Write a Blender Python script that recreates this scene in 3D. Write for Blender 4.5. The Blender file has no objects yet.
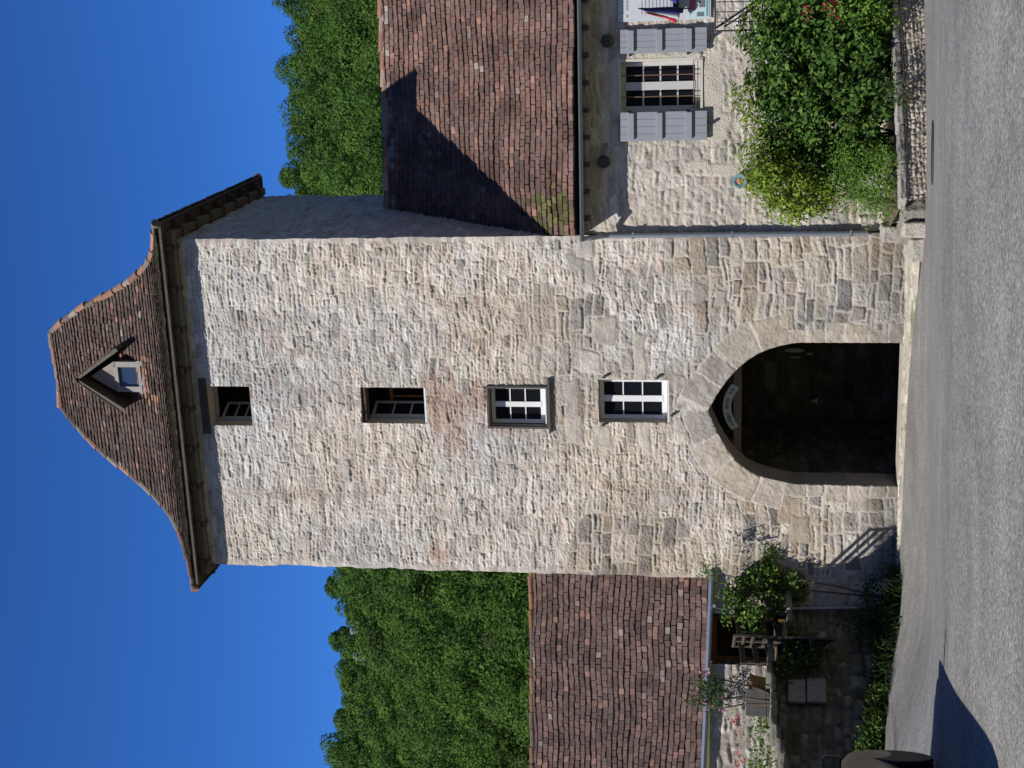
import bpy, math, random
import numpy as np
from mathutils import Vector, Matrix
R_ = math.radians
rng = np.random.default_rng(7); random.seed(7)
scn = bpy.context.scene
col = scn.collection

# ------------------------------------------------------------------ camera
F_PX, PITCH, ROLL, EYE = 1462.6, R_(9.299), R_(-0.407), 2.62
fwd = Vector((0, math.cos(PITCH), math.sin(PITCH)))
upv = Vector((0, -math.sin(PITCH), math.cos(PITCH)))
rgt = Vector((1, 0, 0))
cr, sr = math.cos(ROLL), math.sin(ROLL)
rgt2 = rgt*cr - upv*sr           # rolled axes of the (upright) picture
up2 = rgt*sr + upv*cr
cd = bpy.data.cameras.new('camera'); cam = bpy.data.objects.new('camera', cd); col.objects.link(cam)
cd.sensor_width = 36; cd.lens = 36*F_PX/1024; cd.clip_end = 3000; cd.clip_start = .1
# the photograph was taken with the camera turned on its side: picture right = down
m = Matrix.Identity(4)
for i in range(3):
    m[i][0] = -up2[i]; m[i][1] = rgt2[i]; m[i][2] = -fwd[i]
m.translation = (0, 0, EYE)
cam.matrix_world = m
scn.camera = cam
scn.render.resolution_x = 1024; scn.render.resolution_y = 768

def ray(ix, iy):
    a = (768-iy-384)/F_PX; b = (512-ix)/F_PX
    return np.array(rgt2*a + up2*b + fwd)
def at(ix, iy, Y):
    d = ray(ix, iy); return np.array([0, 0, EYE]) + d*(Y/d[1])
def onplane(ix, iy, P, n):
    d = ray(ix, iy); o = np.array([0, 0, EYE]); return o + d*(((P-o)@n)/(d@n))

# ------------------------------------------------------------------ light
YAW = R_(16.295)
EX = np.array([math.cos(YAW), -math.sin(YAW), 0]); EY = np.array([math.sin(YAW), math.cos(YAW), 0]); EZ = np.array([0, 0, 1.])
TR = np.array([2.64, 26.0, 0.0])             # tower right front corner at the ground
W, D = 6.497, 5.075
SUNL = EX*0.55 + EY*0.76 - EZ                # direction the light travels
sd = Vector(SUNL).normalized()
elev = math.asin(-sd.z); azi = math.atan2(-sd.x, -sd.y)    # azimuth of the sun measured from +Y to +X
world = bpy.data.worlds.new('World'); scn.world = world; world.use_nodes = True
nt = world.node_tree; nt.nodes.clear()
sky = nt.nodes.new('ShaderNodeTexSky'); sky.sky_type = 'NISHITA'; sky.sun_disc = False
sky.sun_elevation = elev; sky.sun_rotation = azi
sky.altitude = 0; sky.air_density = .7; sky.dust_density = 0.0; sky.ozone_density = 6.0
gam = nt.nodes.new('ShaderNodeGamma'); gam.inputs[1].default_value = 1.4       # deep, saturated southern summer blue
tint = nt.nodes.new('ShaderNodeMix'); tint.data_type = 'RGBA'; tint.blend_type = 'MULTIPLY'; tint.inputs[0].default_value = 1; tint.inputs[7].default_value = (.50, .82, 1.0, 1)
nt.links.new(sky.outputs[0], gam.inputs[0]); nt.links.new(gam.outputs[0], tint.inputs[6])
bg = nt.nodes.new('ShaderNodeBackground'); bg.inputs['Strength'].default_value = 0.086
wo = nt.nodes.new('ShaderNodeOutputWorld')
nt.links.new(tint.outputs[2], bg.inputs[0]); nt.links.new(bg.outputs[0], wo.inputs[0])
sl = bpy.data.lights.new('sun', 'SUN'); sl.energy = 5.0; sl.angle = R_(0.5); sl.color = (1, .953, .895)
so = bpy.data.objects.new('sun', sl); col.objects.link(so)
so.rotation_euler = sd.to_track_quat('-Z', 'Y').to_euler(); so.location = (-30, -20, 40)
vs = scn.view_settings
vs.view_transform = 'Standard'; vs.look = 'None'; vs.gamma = 1; vs.exposure = 0.22; vs.use_curve_mapping = False

# ------------------------------------------------------------------ noise
def hsh(i, j, s):
    n = (i.astype(np.int64)*374761393 + j.astype(np.int64)*668265263 + s*974711) & 0xffffffff
    n = ((n ^ (n >> 13))*1274126177) & 0xffffffff
    n = (n ^ (n >> 16)) & 0xffffffff
    return n/4294967295.0
def vn(x, y, s=0):
    i = np.floor(x); j = np.floor(y); fx = x-i; fy = y-j
    fx = fx*fx*(3-2*fx); fy = fy*fy*(3-2*fy)
    a = hsh(i, j, s); b = hsh(i+1, j, s); c = hsh(i, j+1, s); d = hsh(i+1, j+1, s)
    return (a*(1-fx)+b*fx)*(1-fy) + (c*(1-fx)+d*fx)*fy - .5
def fbm(x, y, o=4, s=0):
    r = 0; a = 1.
    for k in range(o):
        r = r + a*vn(x*2**k, y*2**k, s+k*17); a *= .5
    return r
def sst(a, b, x):
    t = np.clip((x-a)/(b-a), 0, 1); return t*t*(3-2*t)

# ------------------------------------------------------------------ mesh helpers
class MB:
    def __init__(s): s.v = []; s.f = []; s.c = []
    def quad(s, *p, c=None):
        n = len(s.v); s.v += [tuple(q) for q in p]; s.f.append(tuple(range(n, n+len(p)))); s.c += [c or (1, 1, 1)]*len(p)
    def box(s, x0, x1, y0, y1, z0, z1, c=None, M=None):
        n = len(s.v)
        P = [(x0,y0,z0),(x1,y0,z0),(x1,y1,z0),(x0,y1,z0),(x0,y0,z1),(x1,y0,z1),(x1,y1,z1),(x0,y1,z1)]
        if M is not None: P = [tuple(M @ Vector(p)) for p in P]
        s.v += P; s.c += [c or (1,1,1)]*8
        s.f += [tuple(n+i for i in f) for f in ((0,3,2,1),(4,5,6,7),(0,1,5,4),(1,2,6,5),(2,3,7,6),(3,0,4,7))]
    def prism(s, pts, y0, y1, c=None):         # (x,z) outline extruded along y
        n = len(s.v); k = len(pts)
        s.v += [(p[0], y0, p[1]) for p in pts] + [(p[0], y1, p[1]) for p in pts]; s.c += [c or (1,1,1)]*(2*k)
        s.f.append(tuple(range(n, n+k))); s.f.append(tuple(range(n+2*k-1, n+k-1, -1)))
        for i in range(k):
            j = (i+1) % k; s.f.append((n+j, n+i, n+k+i, n+k+j))
    def tube(s, path, r, seg=8, c=None, cap=True, rs=None):
        n = len(s.v); path = [Vector(p) for p in path]
        for i, p in enumerate(path):
            t = (path[min(i+1, len(path)-1)]-path[max(i-1, 0)]).normalized()
            a = t.orthogonal().normalized() if abs(t.z) < .9 else Vector((1,0,0)).cross(t).normalized()
            if abs(t.z) < .9: a = Vector((0,0,1)).cross(t).normalized()
            b = t.cross(a); rr = rs[i] if rs else r
            for k in range(seg):
                an = 2*math.pi*k/seg; s.v.append(tuple(p + a*math.cos(an)*rr + b*math.sin(an)*rr))
        s.c += [c or (1,1,1)]*(seg*len(path))
        for i in range(len(path)-1):
            for k in range(seg):
                k2 = (k+1) % seg; s.f.append((n+i*seg+k, n+i*seg+k2, n+(i+1)*seg+k2, n+(i+1)*seg+k))
        if cap:
            s.f.append(tuple(n+k for k in reversed(range(seg)))); e = n+(len(path)-1)*seg
            s.f.append(tuple(e+k for k in range(seg)))
    def lathe(s, prof, origin=(0,0,0), seg=16, c=None, ax='z'):
        n = len(s.v)
        for r, h in prof:
            for k in range(seg):
                a = 2*math.pi*k/seg; q = (r*math.cos(a), r*math.sin(a), h)
                if ax == 'y': q = (q[0], q[2], q[1])
                if ax == 'x': q = (q[2], q[0], q[1])
                s.v.append((q[0]+origin[0], q[1]+origin[1], q[2]+origin[2]))
        s.c += [c or (1,1,1)]*(seg*len(prof))
        for i in range(len(prof)-1):
            for k in range(seg):
                k2 = (k+1) % seg; s.f.append((n+i*seg+k, n+i*seg+k2, n+(i+1)*seg+k2, n+(i+1)*seg+k))
    def build(s, name, mat, parent=None, smooth=False, bevel=0):
        return mk(name, np.array(s.v, float), s.f, mat, parent, np.array(s.c, float), smooth, bevel)
def mk(name, v, f, mat, parent=None, c=None, smooth=False, bevel=0):
    me = bpy.data.meshes.new(name)
    if isinstance(f, np.ndarray):
        k = f.shape[1]
        me.vertices.add(len(v)); me.vertices.foreach_set('co', np.ascontiguousarray(v, np.float32).ravel())
        me.loops.add(f.size); me.loops.foreach_set('vertex_index', f.astype(np.int32).ravel())
        me.polygons.add(len(f)); me.polygons.foreach_set('loop_start', np.arange(0, f.size, k, dtype=np.int32))
        me.polygons.foreach_set('loop_total', np.full(len(f), k, np.int32))
        me.update(calc_edges=True)
    else:
        me.from_pydata([tuple(p) for p in v], [], f); me.update()
    if c is not None and len(c):
        a = me.color_attributes.new('Col', 'FLOAT_COLOR', 'POINT')
        cc = np.ones((len(v), 4), np.float32); cc[:, :3] = c; a.data.foreach_set('color', cc.ravel())
    if smooth: me.polygons.foreach_set('use_smooth', np.ones(len(me.polygons), bool))
    o = bpy.data.objects.new(name, me); col.objects.link(o)
    if mat: me.materials.append(mat)
    if parent: o.parent = parent
    if bevel:
        b = o.modifiers.new('bevel', 'BEVEL'); b.width = bevel; b.segments = 2; b.limit_method = 'ANGLE'
    return o
def tag(o, label, cat, group=None, kind=None):
    if label: o['label'] = label
    if cat: o['category'] = cat
    if group: o['group'] = group
    if kind: o['kind'] = kind
    return o
def thing(name, label, cat, loc=(0,0,0), rz=0, group=None):
    o = bpy.data.objects.new(name, None); col.objects.link(o); o.empty_display_size = .2
    o.location = loc; o.rotation_euler = (0, 0, rz)
    return tag(o, label, cat, group)
def struct(o): o['kind'] = 'structure'; return o

def roughen(o, amt=.02, size=.25, lv=4):
    a = o.modifiers.new('sub', 'SUBSURF'); a.subdivision_type = 'SIMPLE'; a.levels = lv; a.render_levels = lv
    tx = bpy.data.textures.get('worn%g' % size) or bpy.data.textures.new('worn%g' % size, 'CLOUDS'); tx.noise_scale = size; tx.noise_depth = 4
    d = o.modifiers.new('worn', 'DISPLACE'); d.texture = tx; d.strength = amt; d.mid_level = .5; d.texture_coords = 'GLOBAL'
    return o
# ------------------------------------------------------------------ materials
MATS = {}
def mat(name, base=(.5,.5,.5), rough=.8, metal=0, nscale=0, namt=0, bscale=0, bamt=0, bdist=.02, spec=.3, trans=0, n2=0, n2amt=0):
    if name in MATS: return MATS[name]
    m = bpy.data.materials.new(name); m.use_nodes = True; MATS[name] = m
    t = m.node_tree; p = t.nodes['Principled BSDF']; L = t.links.new
    p.inputs['Roughness'].default_value = rough; p.inputs['Metallic'].default_value = metal
    p.inputs['Specular IOR Level'].default_value = spec
    at_ = t.nodes.new('ShaderNodeAttribute'); at_.attribute_name = 'Col'
    mx = t.nodes.new('ShaderNodeMix'); mx.data_type = 'RGBA'; mx.blend_type = 'MULTIPLY'; mx.inputs[0].default_value = 1
    L(at_.outputs['Color'], mx.inputs[6]); mx.inputs[7].default_value = (*base, 1)
    out = mx.outputs[2]
    tc = t.nodes.new('ShaderNodeTexCoord')
    for sc, am in ((nscale, namt), (n2, n2amt)):
        if am:
            n = t.nodes.new('ShaderNodeTexNoise'); n.inputs['Scale'].default_value = sc; n.inputs['Detail'].default_value = 6
            n.inputs['Roughness'].default_value = .65
            L(tc.outputs['Object'], n.inputs['Vector'])
            r = t.nodes.new('ShaderNodeMapRange'); r.inputs[1].default_value = .3; r.inputs[2].default_value = .7
            r.inputs[3].default_value = 1-am; r.inputs[4].default_value = 1+am
            L(n.outputs['Fac'], r.inputs[0])
            q = t.nodes.new('ShaderNodeMix'); q.data_type = 'RGBA'; q.blend_type = 'MULTIPLY'; q.inputs[0].default_value = 1
            L(out, q.inputs[6]); L(r.outputs[0], q.inputs[7]); out = q.outputs[2]
    L(out, p.inputs['Base Color'])
    if bamt:
        n = t.nodes.new('ShaderNodeTexNoise'); n.inputs['Scale'].default_value = bscale; n.inputs['Detail'].default_value = 5
        L(tc.outputs['Object'], n.inputs['Vector'])
        b = t.nodes.new('ShaderNodeBump'); b.inputs['Strength'].default_value = bamt; b.inputs['Distance'].default_value = bdist
        L(n.outputs['Fac'], b.inputs['Height']); L(b.outputs[0], p.inputs['Normal'])
    if trans:
        tr = t.nodes.new('ShaderNodeBsdfTranslucent'); L(out, tr.inputs['Color'])
        ms = t.nodes.new('ShaderNodeMixShader'); ms.inputs[0].default_value = trans
        L(p.outputs[0], ms.inputs[1]); L(tr.outputs[0], ms.inputs[2])
        L(ms.outputs[0], t.nodes['Material Output'].inputs[0])
    return m
M_stone = mat('rubble_stone', (1,1,1), .92, nscale=34, namt=.20, n2=1.1, n2amt=.07, bscale=48, bamt=.8, bdist=.022, spec=.12)
M_stone2 = mat('dark_mossy_stone', (1,1,1), .95, nscale=9, namt=.3, n2=1.2, n2amt=.2, bscale=40, bamt=.6, bdist=.02, spec=.1)
M_ashlar = mat('dressed_stone', (1,1,1), .9, nscale=6, namt=.17, n2=30, n2amt=.08, bscale=35, bamt=.45, bdist=.012, spec=.15)
M_mortar = mat('pale_mortar', (.42,.38,.32), .95, nscale=10, namt=.15, bscale=40, bamt=.5)
M_tile = mat('clay_tile', (1,1,1), .88, nscale=18, namt=.28, n2=70, n2amt=.22, bscale=60, bamt=.4, bdist=.008, spec=.2)
M_clay = mat('terracotta', (1,1,1), .85, nscale=16, namt=.25, bscale=50, bamt=.3, bdist=.006, spec=.2)
M_oldwood = mat('weathered_wood', (.16,.13,.10), .85, nscale=20, namt=.3, bscale=40, bamt=.3)
M_darkwood = mat('dark_beam_wood', (.07,.055,.04), .85, nscale=15, namt=.3, bscale=30, bamt=.4)
M_orange = mat('orange_wood', (.20,.085,.035), .6, nscale=14, namt=.2)
M_white = mat('white_paint', (.66,.67,.66), .45, nscale=20, namt=.04)
M_greyblue = mat('grey_blue_paint', (.25,.27,.30), .6, nscale=12, namt=.06)
M_bluegrey2 = mat('old_grey_paint', (.26,.29,.30), .6, nscale=14, namt=.1)
M_iron = mat('black_iron', (.035,.033,.032), .55, nscale=30, namt=.2)
M_zinc = mat('zinc', (.24,.27,.31), .45, metal=.6, nscale=8, namt=.12)
M_glass = mat('dark_glass', (.008,.009,.013), .08, spec=.16)
M_dark = mat('dark_interior', (.03,.028,.026), .9)
M_leaf = mat('leaf', (1,1,1), .6, spec=.14, trans=.32)
M_wood_leaf = mat('far_leaf', (1,1,1), .8, spec=.12, trans=.35)
M_bark = mat('bark', (.09,.07,.05), .9, nscale=12, namt=.3, bscale=20, bamt=.5)
M_petal = mat('petal', (1,1,1), .6, trans=.25)
M_render = mat('lime_render', (.56,.53,.45), .92, nscale=6, namt=.08, bscale=30, bamt=.35, bdist=.01, spec=.1)
M_plain = mat('plain_paint', (1,1,1), .6)
M_soil = mat('soil', (.10,.085,.05), .95, nscale=10, namt=.4, bscale=20, bamt=.6)

# ------------------------------------------------------------------ masonry
PAL_PALE = np.array([(.50,.465,.41),(.47,.425,.365),(.53,.50,.45),(.43,.395,.345),(.50,.45,.385),(.45,.425,.39),(.48,.415,.36),(.55,.525,.475),(.37,.345,.305),(.51,.46,.40)])
PAL_GREY = np.array([(.34,.31,.265),(.28,.262,.235),(.23,.22,.20),(.36,.32,.26),(.41,.375,.32),(.31,.265,.21),(.43,.395,.345),(.37,.34,.30)])
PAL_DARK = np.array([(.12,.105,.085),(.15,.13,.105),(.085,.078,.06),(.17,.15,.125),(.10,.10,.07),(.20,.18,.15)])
def masonry(X, Z, rowh, sw, seed, pal, mortar, prot=.03, rough=.02, mw=.012, warp=.05, tilt=.12, mlev=0.0, bev=.035):
    g = np.random.default_rng(seed)
    Zw = Z + warp*fbm(X*1.1, Z*1.1, 3, seed) + .02*fbm(X*7, Z*7, 2, seed+3)
    Xw = X + warp*fbm(X*1.6+9, Z*1.6, 3, seed+5) + .02*fbm(X*7, Z*7, 2, seed+8)
    z0, z1 = Zw.min()-.5, Zw.max()+.5
    e = [z0]
    while e[-1] < z1: e.append(e[-1] + g.uniform(*rowh))
    e = np.array(e); row = np.searchsorted(e, Zw)-1
    h = np.zeros_like(X); C = np.zeros(X.shape+(3,)); dist = np.zeros_like(X)
    for r in np.unique(row):
        mk_ = row == r; x = Xw[mk_]; z = Zw[mk_]
        rh = e[r+1]-e[r]
        s = [x.min()-g.uniform(.1, .6)]
        while s[-1] < x.max()+.1: s.append(s[-1] + g.uniform(*sw)*(.6+.5*rh/np.mean(rowh)))
        s = np.array(s); k = np.searchsorted(s, x)-1; n = len(s)
        pr = g.uniform(0, 1, n)**1.3*prot; ti = g.normal(0, tilt, (n, 2)); ci = g.integers(0, len(pal), n); br = g.normal(1, .10, n)
        split = g.uniform(0, 1, n) < .22              # some places carry two thin stones instead of one
        sp = e[r] + rh*g.uniform(.35, .65, n)
        lo = np.where(split[k] & (z > sp[k]), sp[k], e[r]); hi = np.where(split[k] & (z <= sp[k]), sp[k], e[r+1])
        up = split[k] & (z > sp[k])
        d = np.minimum(np.minimum(x-s[k], s[k+1]-x), np.minimum(z-lo, hi-z))
        dist[mk_] = d
        pk = np.where(up, pr[(k+1) % n], pr[k])
        h[mk_] = pk + ti[k, 0]*(x-(s[k]+s[k+1])/2)*.5 + ti[k, 1]*(z-(lo+hi)/2)
        C[mk_] = pal[np.where(up, ci[(k+3) % n], ci[k])]*br[k][:, None]
    d = dist + .014*fbm(X*16, Z*16, 3, seed+11)
    b = sst(mw, mw+bev, d)
    fr = fbm(X*5, Z*8, 2, seed+21)*rough*.5 + (.32-np.abs(fbm(X*11, Z*19, 3, seed+31)))*rough*1.1 + fbm(X*26, Z*36, 2, seed+33)*rough*1.0
    H = (h + .012)*b + fr*(.45+.55*b) + mlev*(1-b)
    mcol = np.array(mortar)*(1+.22*fbm(X*3, Z*3, 3, seed+41))[..., None]
    mcol = np.broadcast_to(mcol, C.shape)
    bb = sst(mw*.6, mw+bev*.6, d)[..., None]
    Cc = C*(1+.22*fbm(X*6, Z*6, 3, seed+51))[..., None]*bb + mcol*(1-bb)
    return H, np.clip(Cc, .01, .8)
def axis(a, b, res, marks=()):
    n = max(2, int(round((b-a)/res))); g = np.linspace(a, b, n+1)
    for mk_ in marks:
        i = np.argmin(abs(g-mk_)); 
        if 0 < i < n: g[i] = mk_
    return g
def grid_faces(nx, nz, keep=None):
    i, j = np.meshgrid(np.arange(nx-1), np.arange(nz-1), indexing='ij')
    a = (i*nz+j); f = np.stack([a, a+nz, a+nz+1, a+1], -1)
    f = f[keep] if keep is not None else f.reshape(-1, 4)
    return f.reshape(-1, 4)

# ------------------------------------------------------------------ tiled roofs
PAL_TILE_RED = np.array([(.142,.078,.062),(.130,.074,.060),(.150,.084,.066),(.122,.072,.060),(.140,.084,.070),(.155,.088,.068),(.112,.072,.061)])
PAL_TILE_OLD = np.array([(.088,.062,.050),(.078,.057,.047),(.10,.066,.053),(.07,.054,.045),(.084,.065,.053),(.108,.073,.058),(.066,.052,.043)])
PAL_TILE_DARK = np.array([(.105,.065,.054),(.097,.061,.052),(.113,.070,.058),(.090,.058,.05),(.104,.068,.058),(.120,.074,.060)])
PAL_TILE_RED = PAL_TILE_RED*np.array([.92, .98, 1.0])
PAL_TILE_DARK = PAL_TILE_DARK*np.array([.92, .98, 1.0])
def tiles(mb, P, n_rows, tile_w, pal, seed, odd=(.30,.14,.09), odd_p=.03, lich_p=.04, lift=.050, patch=None, sag=.0):
    """P(s,t) -> point ; t from the eave (0) to the top (1). Each tile a thin slab overlapping the row below."""
    g = np.random.default_rng(seed)
    bi, bj = np.meshgrid(np.arange(60)*.35, np.arange(60)*.22, indexing='ij'); blot = fbm(bi, bj, 4, seed)
    def nrm(s, t):
        e = 1e-3
        a = P(min(s+e, 1), t)-P(max(s-e, 0), t); b = P(s, min(t+e, 1))-P(s, max(t-e, 0))
        n = np.cross(a, b); l = np.linalg.norm(n)
        return n/l if l > 1e-9 else np.array([0, 0, 1.])
    for r in range(n_rows):
        t0 = r/n_rows; t1 = min(1, (r+1.65)/n_rows)
        L = np.linalg.norm(P(1, t0)-P(0, t0)); n = max(1, int(round(L/tile_w)))
        off = (r % 2)*.5
        rowl = g.normal(0, .004)
        for k in range(n+1):
            s0 = (k-off+g.normal(0, .03))/n; s1 = (k+1-off-.05+g.normal(0, .03))/n
            s0 = max(0, s0); s1 = min(1, s1)
            if s1-s0 < .15/n: continue
            ta = max(0, t0 + g.normal(0, .05)/n_rows) if r else t0 - .0
            N = nrm((s0+s1)/2, min(t0, .99))
            l0 = lift + g.normal(0, .005) + rowl; th = .032 + g.uniform(0, .006); tw = g.normal(0, .004)
            a = P(s0, ta); b = P(s1, ta); c = P(s1, t1); d = P(s0, t1)
            cc = pal[g.integers(len(pal))]*g.normal(1, .08)*(1+.55*blot[min(int((s0+s1)*30), 59), min(int(t0*60), 59)])
            q = g.uniform()
            if q < odd_p: cc = np.array(odd)*g.uniform(.8, 1.2)
            elif q < odd_p+lich_p: cc = np.array((.17,.145,.125))*g.uniform(.6, 1.4)
            if patch: cc = patch(cc, (s0+s1)/2, t0, g)
            i = len(mb.v)
            mb.v += [a+N*(l0+tw), b+N*(l0-tw), c+N*.006, d+N*.006, a+N*(l0+tw-th), b+N*(l0-tw-th)]
            mb.c += [tuple(cc)]*6
            mb.f += [(i, i+1, i+2, i+3), (i+4, i+5, i+1, i), (i+4, i, i+3), (i+1, i+5, i+2)]
    for r in range(12):                                        # boards under the tiles
        t0, t1 = r/12, (r+1)/12
        N = nrm(.5, (t0+t1)/2)*.012
        mb.quad(P(0, t0)-N, P(1, t0)-N, P(1, t1)-N, P(0, t1)-N, c=(.05,.04,.035))
def half_round(mb, path, r, g, cols, step=.36):
    """ridge and hip tiles: overlapping tapered half-round tiles along a line"""
    path = [np.array(p, float) for p in path]
    seg = [np.linalg.norm(path[i+1]-path[i]) for i in range(len(path)-1)]; tot = sum(seg); cum = np.cumsum([0]+seg)
    def pt(d):
        d = min(max(d, 0), tot); i = min(np.searchsorted(cum, d, 'right')-1, len(seg)-1)
        return path[i] + (path[i+1]-path[i])*((d-cum[i])/seg[i])
    n = int(tot/step)+1
    for k in range(n):
        a = pt(k*tot/n); b = pt((k+1.12)*tot/n)
        j = g.normal(0, .008, 3)
        mb.tube([a+j, b+j+np.array([0, 0, -.012])], r, 10, c=tuple(np.array(cols[g.integers(len(cols))])*g.normal(1, .12)), rs=[r*1.06, r*.9])

# ------------------------------------------------------------------ leaves
def leaf_mesh(P, N, size, colr, g, aspect=.5):
    n = len(P); N = N/np.maximum(np.linalg.norm(N, axis=1, keepdims=True), 1e-6)
    r = g.normal(size=(n, 3)); t = np.cross(N, r); t /= np.maximum(np.linalg.norm(t, axis=1, keepdims=True), 1e-6)
    b = np.cross(N, t); s = (size*g.uniform(.6, 1.35, n))[:, None]
    fold = N*s*.16
    v = np.stack([P - t*s*.5, P + b*s*aspect*.5 + fold - t*s*.06, P + t*s*.5 - fold*.4, P - b*s*aspect*.5 + fold - t*s*.06], 1).reshape(-1, 3)
    f = np.arange(4*n).reshape(-1, 4); c = np.repeat(colr, 4, 0)
    return v, f, c
def blob_leaves(blobs, dens, size, pal, g, clump=.1, shell=.35, up=.5, aspect=.5, sun=None):
    """blobs: (centre, radii); dens: leaves per square metre of blob surface"""
    Ps, Ns = [], []
    for c, r in blobs:
        c = np.array(c); r = np.array(r); area = 4*math.pi*((r[0]*r[1])**1.6/3+(r[0]*r[2])**1.6/3+(r[1]*r[2])**1.6/3)**(1/1.6)
        n = int(area*dens); nc = max(6, n//16)
        d = g.normal(size=(nc, 3)); d /= np.linalg.norm(d, axis=1, keepdims=True)
        rad = (1-shell*g.uniform(0, 1, nc)**1.5)*(1+.10*g.normal(size=nc))
        cc = c + d*rad[:, None]*r
        k = g.integers(0, nc, n)
        p = cc[k] + g.normal(size=(n, 3))*clump
        Ps.append(p); Ns.append(d[k]*.9 + g.normal(size=(n, 3))*.55 + np.array([0, 0, up]))
    P = np.concatenate(Ps); N = np.concatenate(Ns)
    pal = np.array(pal); colr = pal[g.integers(0, len(pal), len(P))]*np.clip(g.normal(1, .15, (len(P), 1)), .5, 1.6)
    return leaf_mesh(P, N, size, colr, g, aspect)
def pxblob(ix, iy, rv, ru, Y, ry):
    """ellipsoid seen at a point of the picture at distance Y: rv, ru = half height and half width in pixels there"""
    s = Y/F_PX; return (at(ix, iy, Y), (ru*s, ry, rv*s))

# ================================================================== GROUND
def ground(x, y):
    x = np.asarray(x, float); y = np.asarray(y, float)
    g = EYE - 1.55 - 1.13*sst(9.5, 25.5, y)
    g = g + .62*sst(-2.8, -6.2, x)*sst(13, 19, y)*(1-sst(24.5, 28.5, y))
    return g
def hill(x, y):
    top = 51.5 + 5.2*sst(-10, 24, x) + 1.2*sst(-28, -18, x) + .45*np.sin(x*.09+1) + .35*np.sin(x*.23)
    sky_block = 62*sst(-28, -120, y) + 45*sst(70, 200, np.abs(x))*sst(80, 20, y)      # unseen slopes added behind and beside the camera to block sky light
    return np.clip((y-62)/(186-62), 0, 1.0)**1.05*top - .012*np.maximum(y-186, 0) + sky_block
def gz(x, y): return float(ground(x, y))
gx = np.concatenate([np.linspace(-260, -14, 60)[:-1], np.linspace(-14, 14, 57), np.linspace(14, 260, 60)[1:]])
gy = np.concatenate([np.linspace(-220, -40, 24)[:-1], np.linspace(-40, 4, 12)[:-1], np.linspace(4, 30, 53), np.linspace(30, 420, 130)[1:]])
GX, GY = np.meshgrid(gx, gy, indexing='ij')
GZ = ground(GX, GY)-.03 + hill(GX, GY)
lx = (GX-TR[0])*EX[0]+(GY-TR[1])*EX[1]; ly = (GX-TR[0])*EY[0]+(GY-TR[1])*EY[1]
GZ -= 2.6*((lx > -6.2) & (lx < -.4) & (ly > .62) & (ly < D-.05))
M_ground = mat('earth_and_grass', (.055,.062,.028), .95, nscale=.5, namt=.4, n2=6, n2amt=.3, bscale=4, bamt=.4)
struct(mk('ground', np.stack([GX, GY, GZ], -1).reshape(-1, 3), grid_faces(len(gx), len(gy)), M_ground, c=np.ones((GX.size, 3)), smooth=True))

# asphalt
M_asph = bpy.data.materials.new('asphalt'); M_asph.use_nodes = True
t = M_asph.node_tree; p = t.nodes['Principled BSDF']; L = t.links.new
p.inputs['Roughness'].default_value = .88; p.inputs['Specular IOR Level'].default_value = .25
tc = t.nodes.new('ShaderNodeTexCoord')
def nz(sc, lo, hi, det=4, a=.3, b=.7, vor=False):
    n = t.nodes.new('ShaderNodeTexVoronoi' if vor else 'ShaderNodeTexNoise'); n.inputs['Scale'].default_value = sc
    if not vor: n.inputs['Detail'].default_value = det
    L(tc.outputs['Object'], n.inputs['Vector'])
    r = t.nodes.new('ShaderNodeMapRange'); r.inputs[1].default_value = a; r.inputs[2].default_value = b; r.inputs[3].default_value = lo; r.inputs[4].default_value = hi
    L(n.outputs['Color' if vor else 'Fac'], r.inputs[0]); return r.outputs[0]
def mul(a, b):
    q = t.nodes.new('ShaderNodeMath'); q.operation = 'MULTIPLY'; L(a, q.inputs[0]); L(b, q.inputs[1]); return q.outputs[0]
v_ = mul(mul(mul(nz(.16, .86, 1.12, 2), nz(.7, .88, 1.10)), nz(2.6, .86, 1.12)), mul(nz(24, .70, 1.38, 8), nz(46, .72, 1.34, vor=True, a=.1, b=.9)))
mp_ = t.nodes.new('ShaderNodeMapping'); mp_.inputs['Scale'].default_value = (.07, .55, .5); mp_.inputs['Rotation'].default_value = (0, 0, .2); L(tc.outputs['Object'], mp_.inputs['Vector'])
wn_ = t.nodes.new('ShaderNodeTexNoise'); wn_.inputs['Scale'].default_value = 1.6; wn_.inputs['Detail'].default_value = 5; L(mp_.outputs[0], wn_.inputs['Vector'])
wr_ = t.nodes.new('ShaderNodeMapRange'); wr_.inputs[1].default_value = .36; wr_.inputs[2].default_value = .62; wr_.inputs[3].default_value = .93; wr_.inputs[4].default_value = 1.06; L(wn_.outputs['Fac'], wr_.inputs[0])
st_ = nz(1.1, 1.0, .90, 5, .58, .72)                      # old oil and tar stains
v_ = mul(mul(v_, wr_.outputs[0]), st_)
cm = t.nodes.new('ShaderNodeMix'); cm.data_type = 'RGBA'; cm.blend_type = 'MULTIPLY'; cm.inputs[0].default_value = 1
cm.inputs[6].default_value = (.180,.174,.157, 1); L(v_, cm.inputs[7]); L(cm.outputs[2], p.inputs['Base Color'])
bn = t.nodes.new('ShaderNodeTexNoise'); bn.inputs['Scale'].default_value = 45; bn.inputs['Detail'].default_value = 4; L(tc.outputs['Object'], bn.inputs['Vector'])
bu = t.nodes.new('ShaderNodeBump'); bu.inputs['Strength'].default_value = .8; bu.inputs['Distance'].default_value = .02
L(bn.outputs['Fac'], bu.inputs['Height']); L(bu.outputs[0], p.inputs['Normal'])

def tl(x, y, z=0): return TR + EX*x + EY*y + EZ*z          # tower local -> world
def gpt(ix, iy, lo=4., hi=32.):
    for _ in range(50):
        Y = (lo+hi)/2; P = at(ix, iy, Y)
        if P[2] > float(ground(P[0], Y)): lo = Y
        else: hi = Y
    return P
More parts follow.
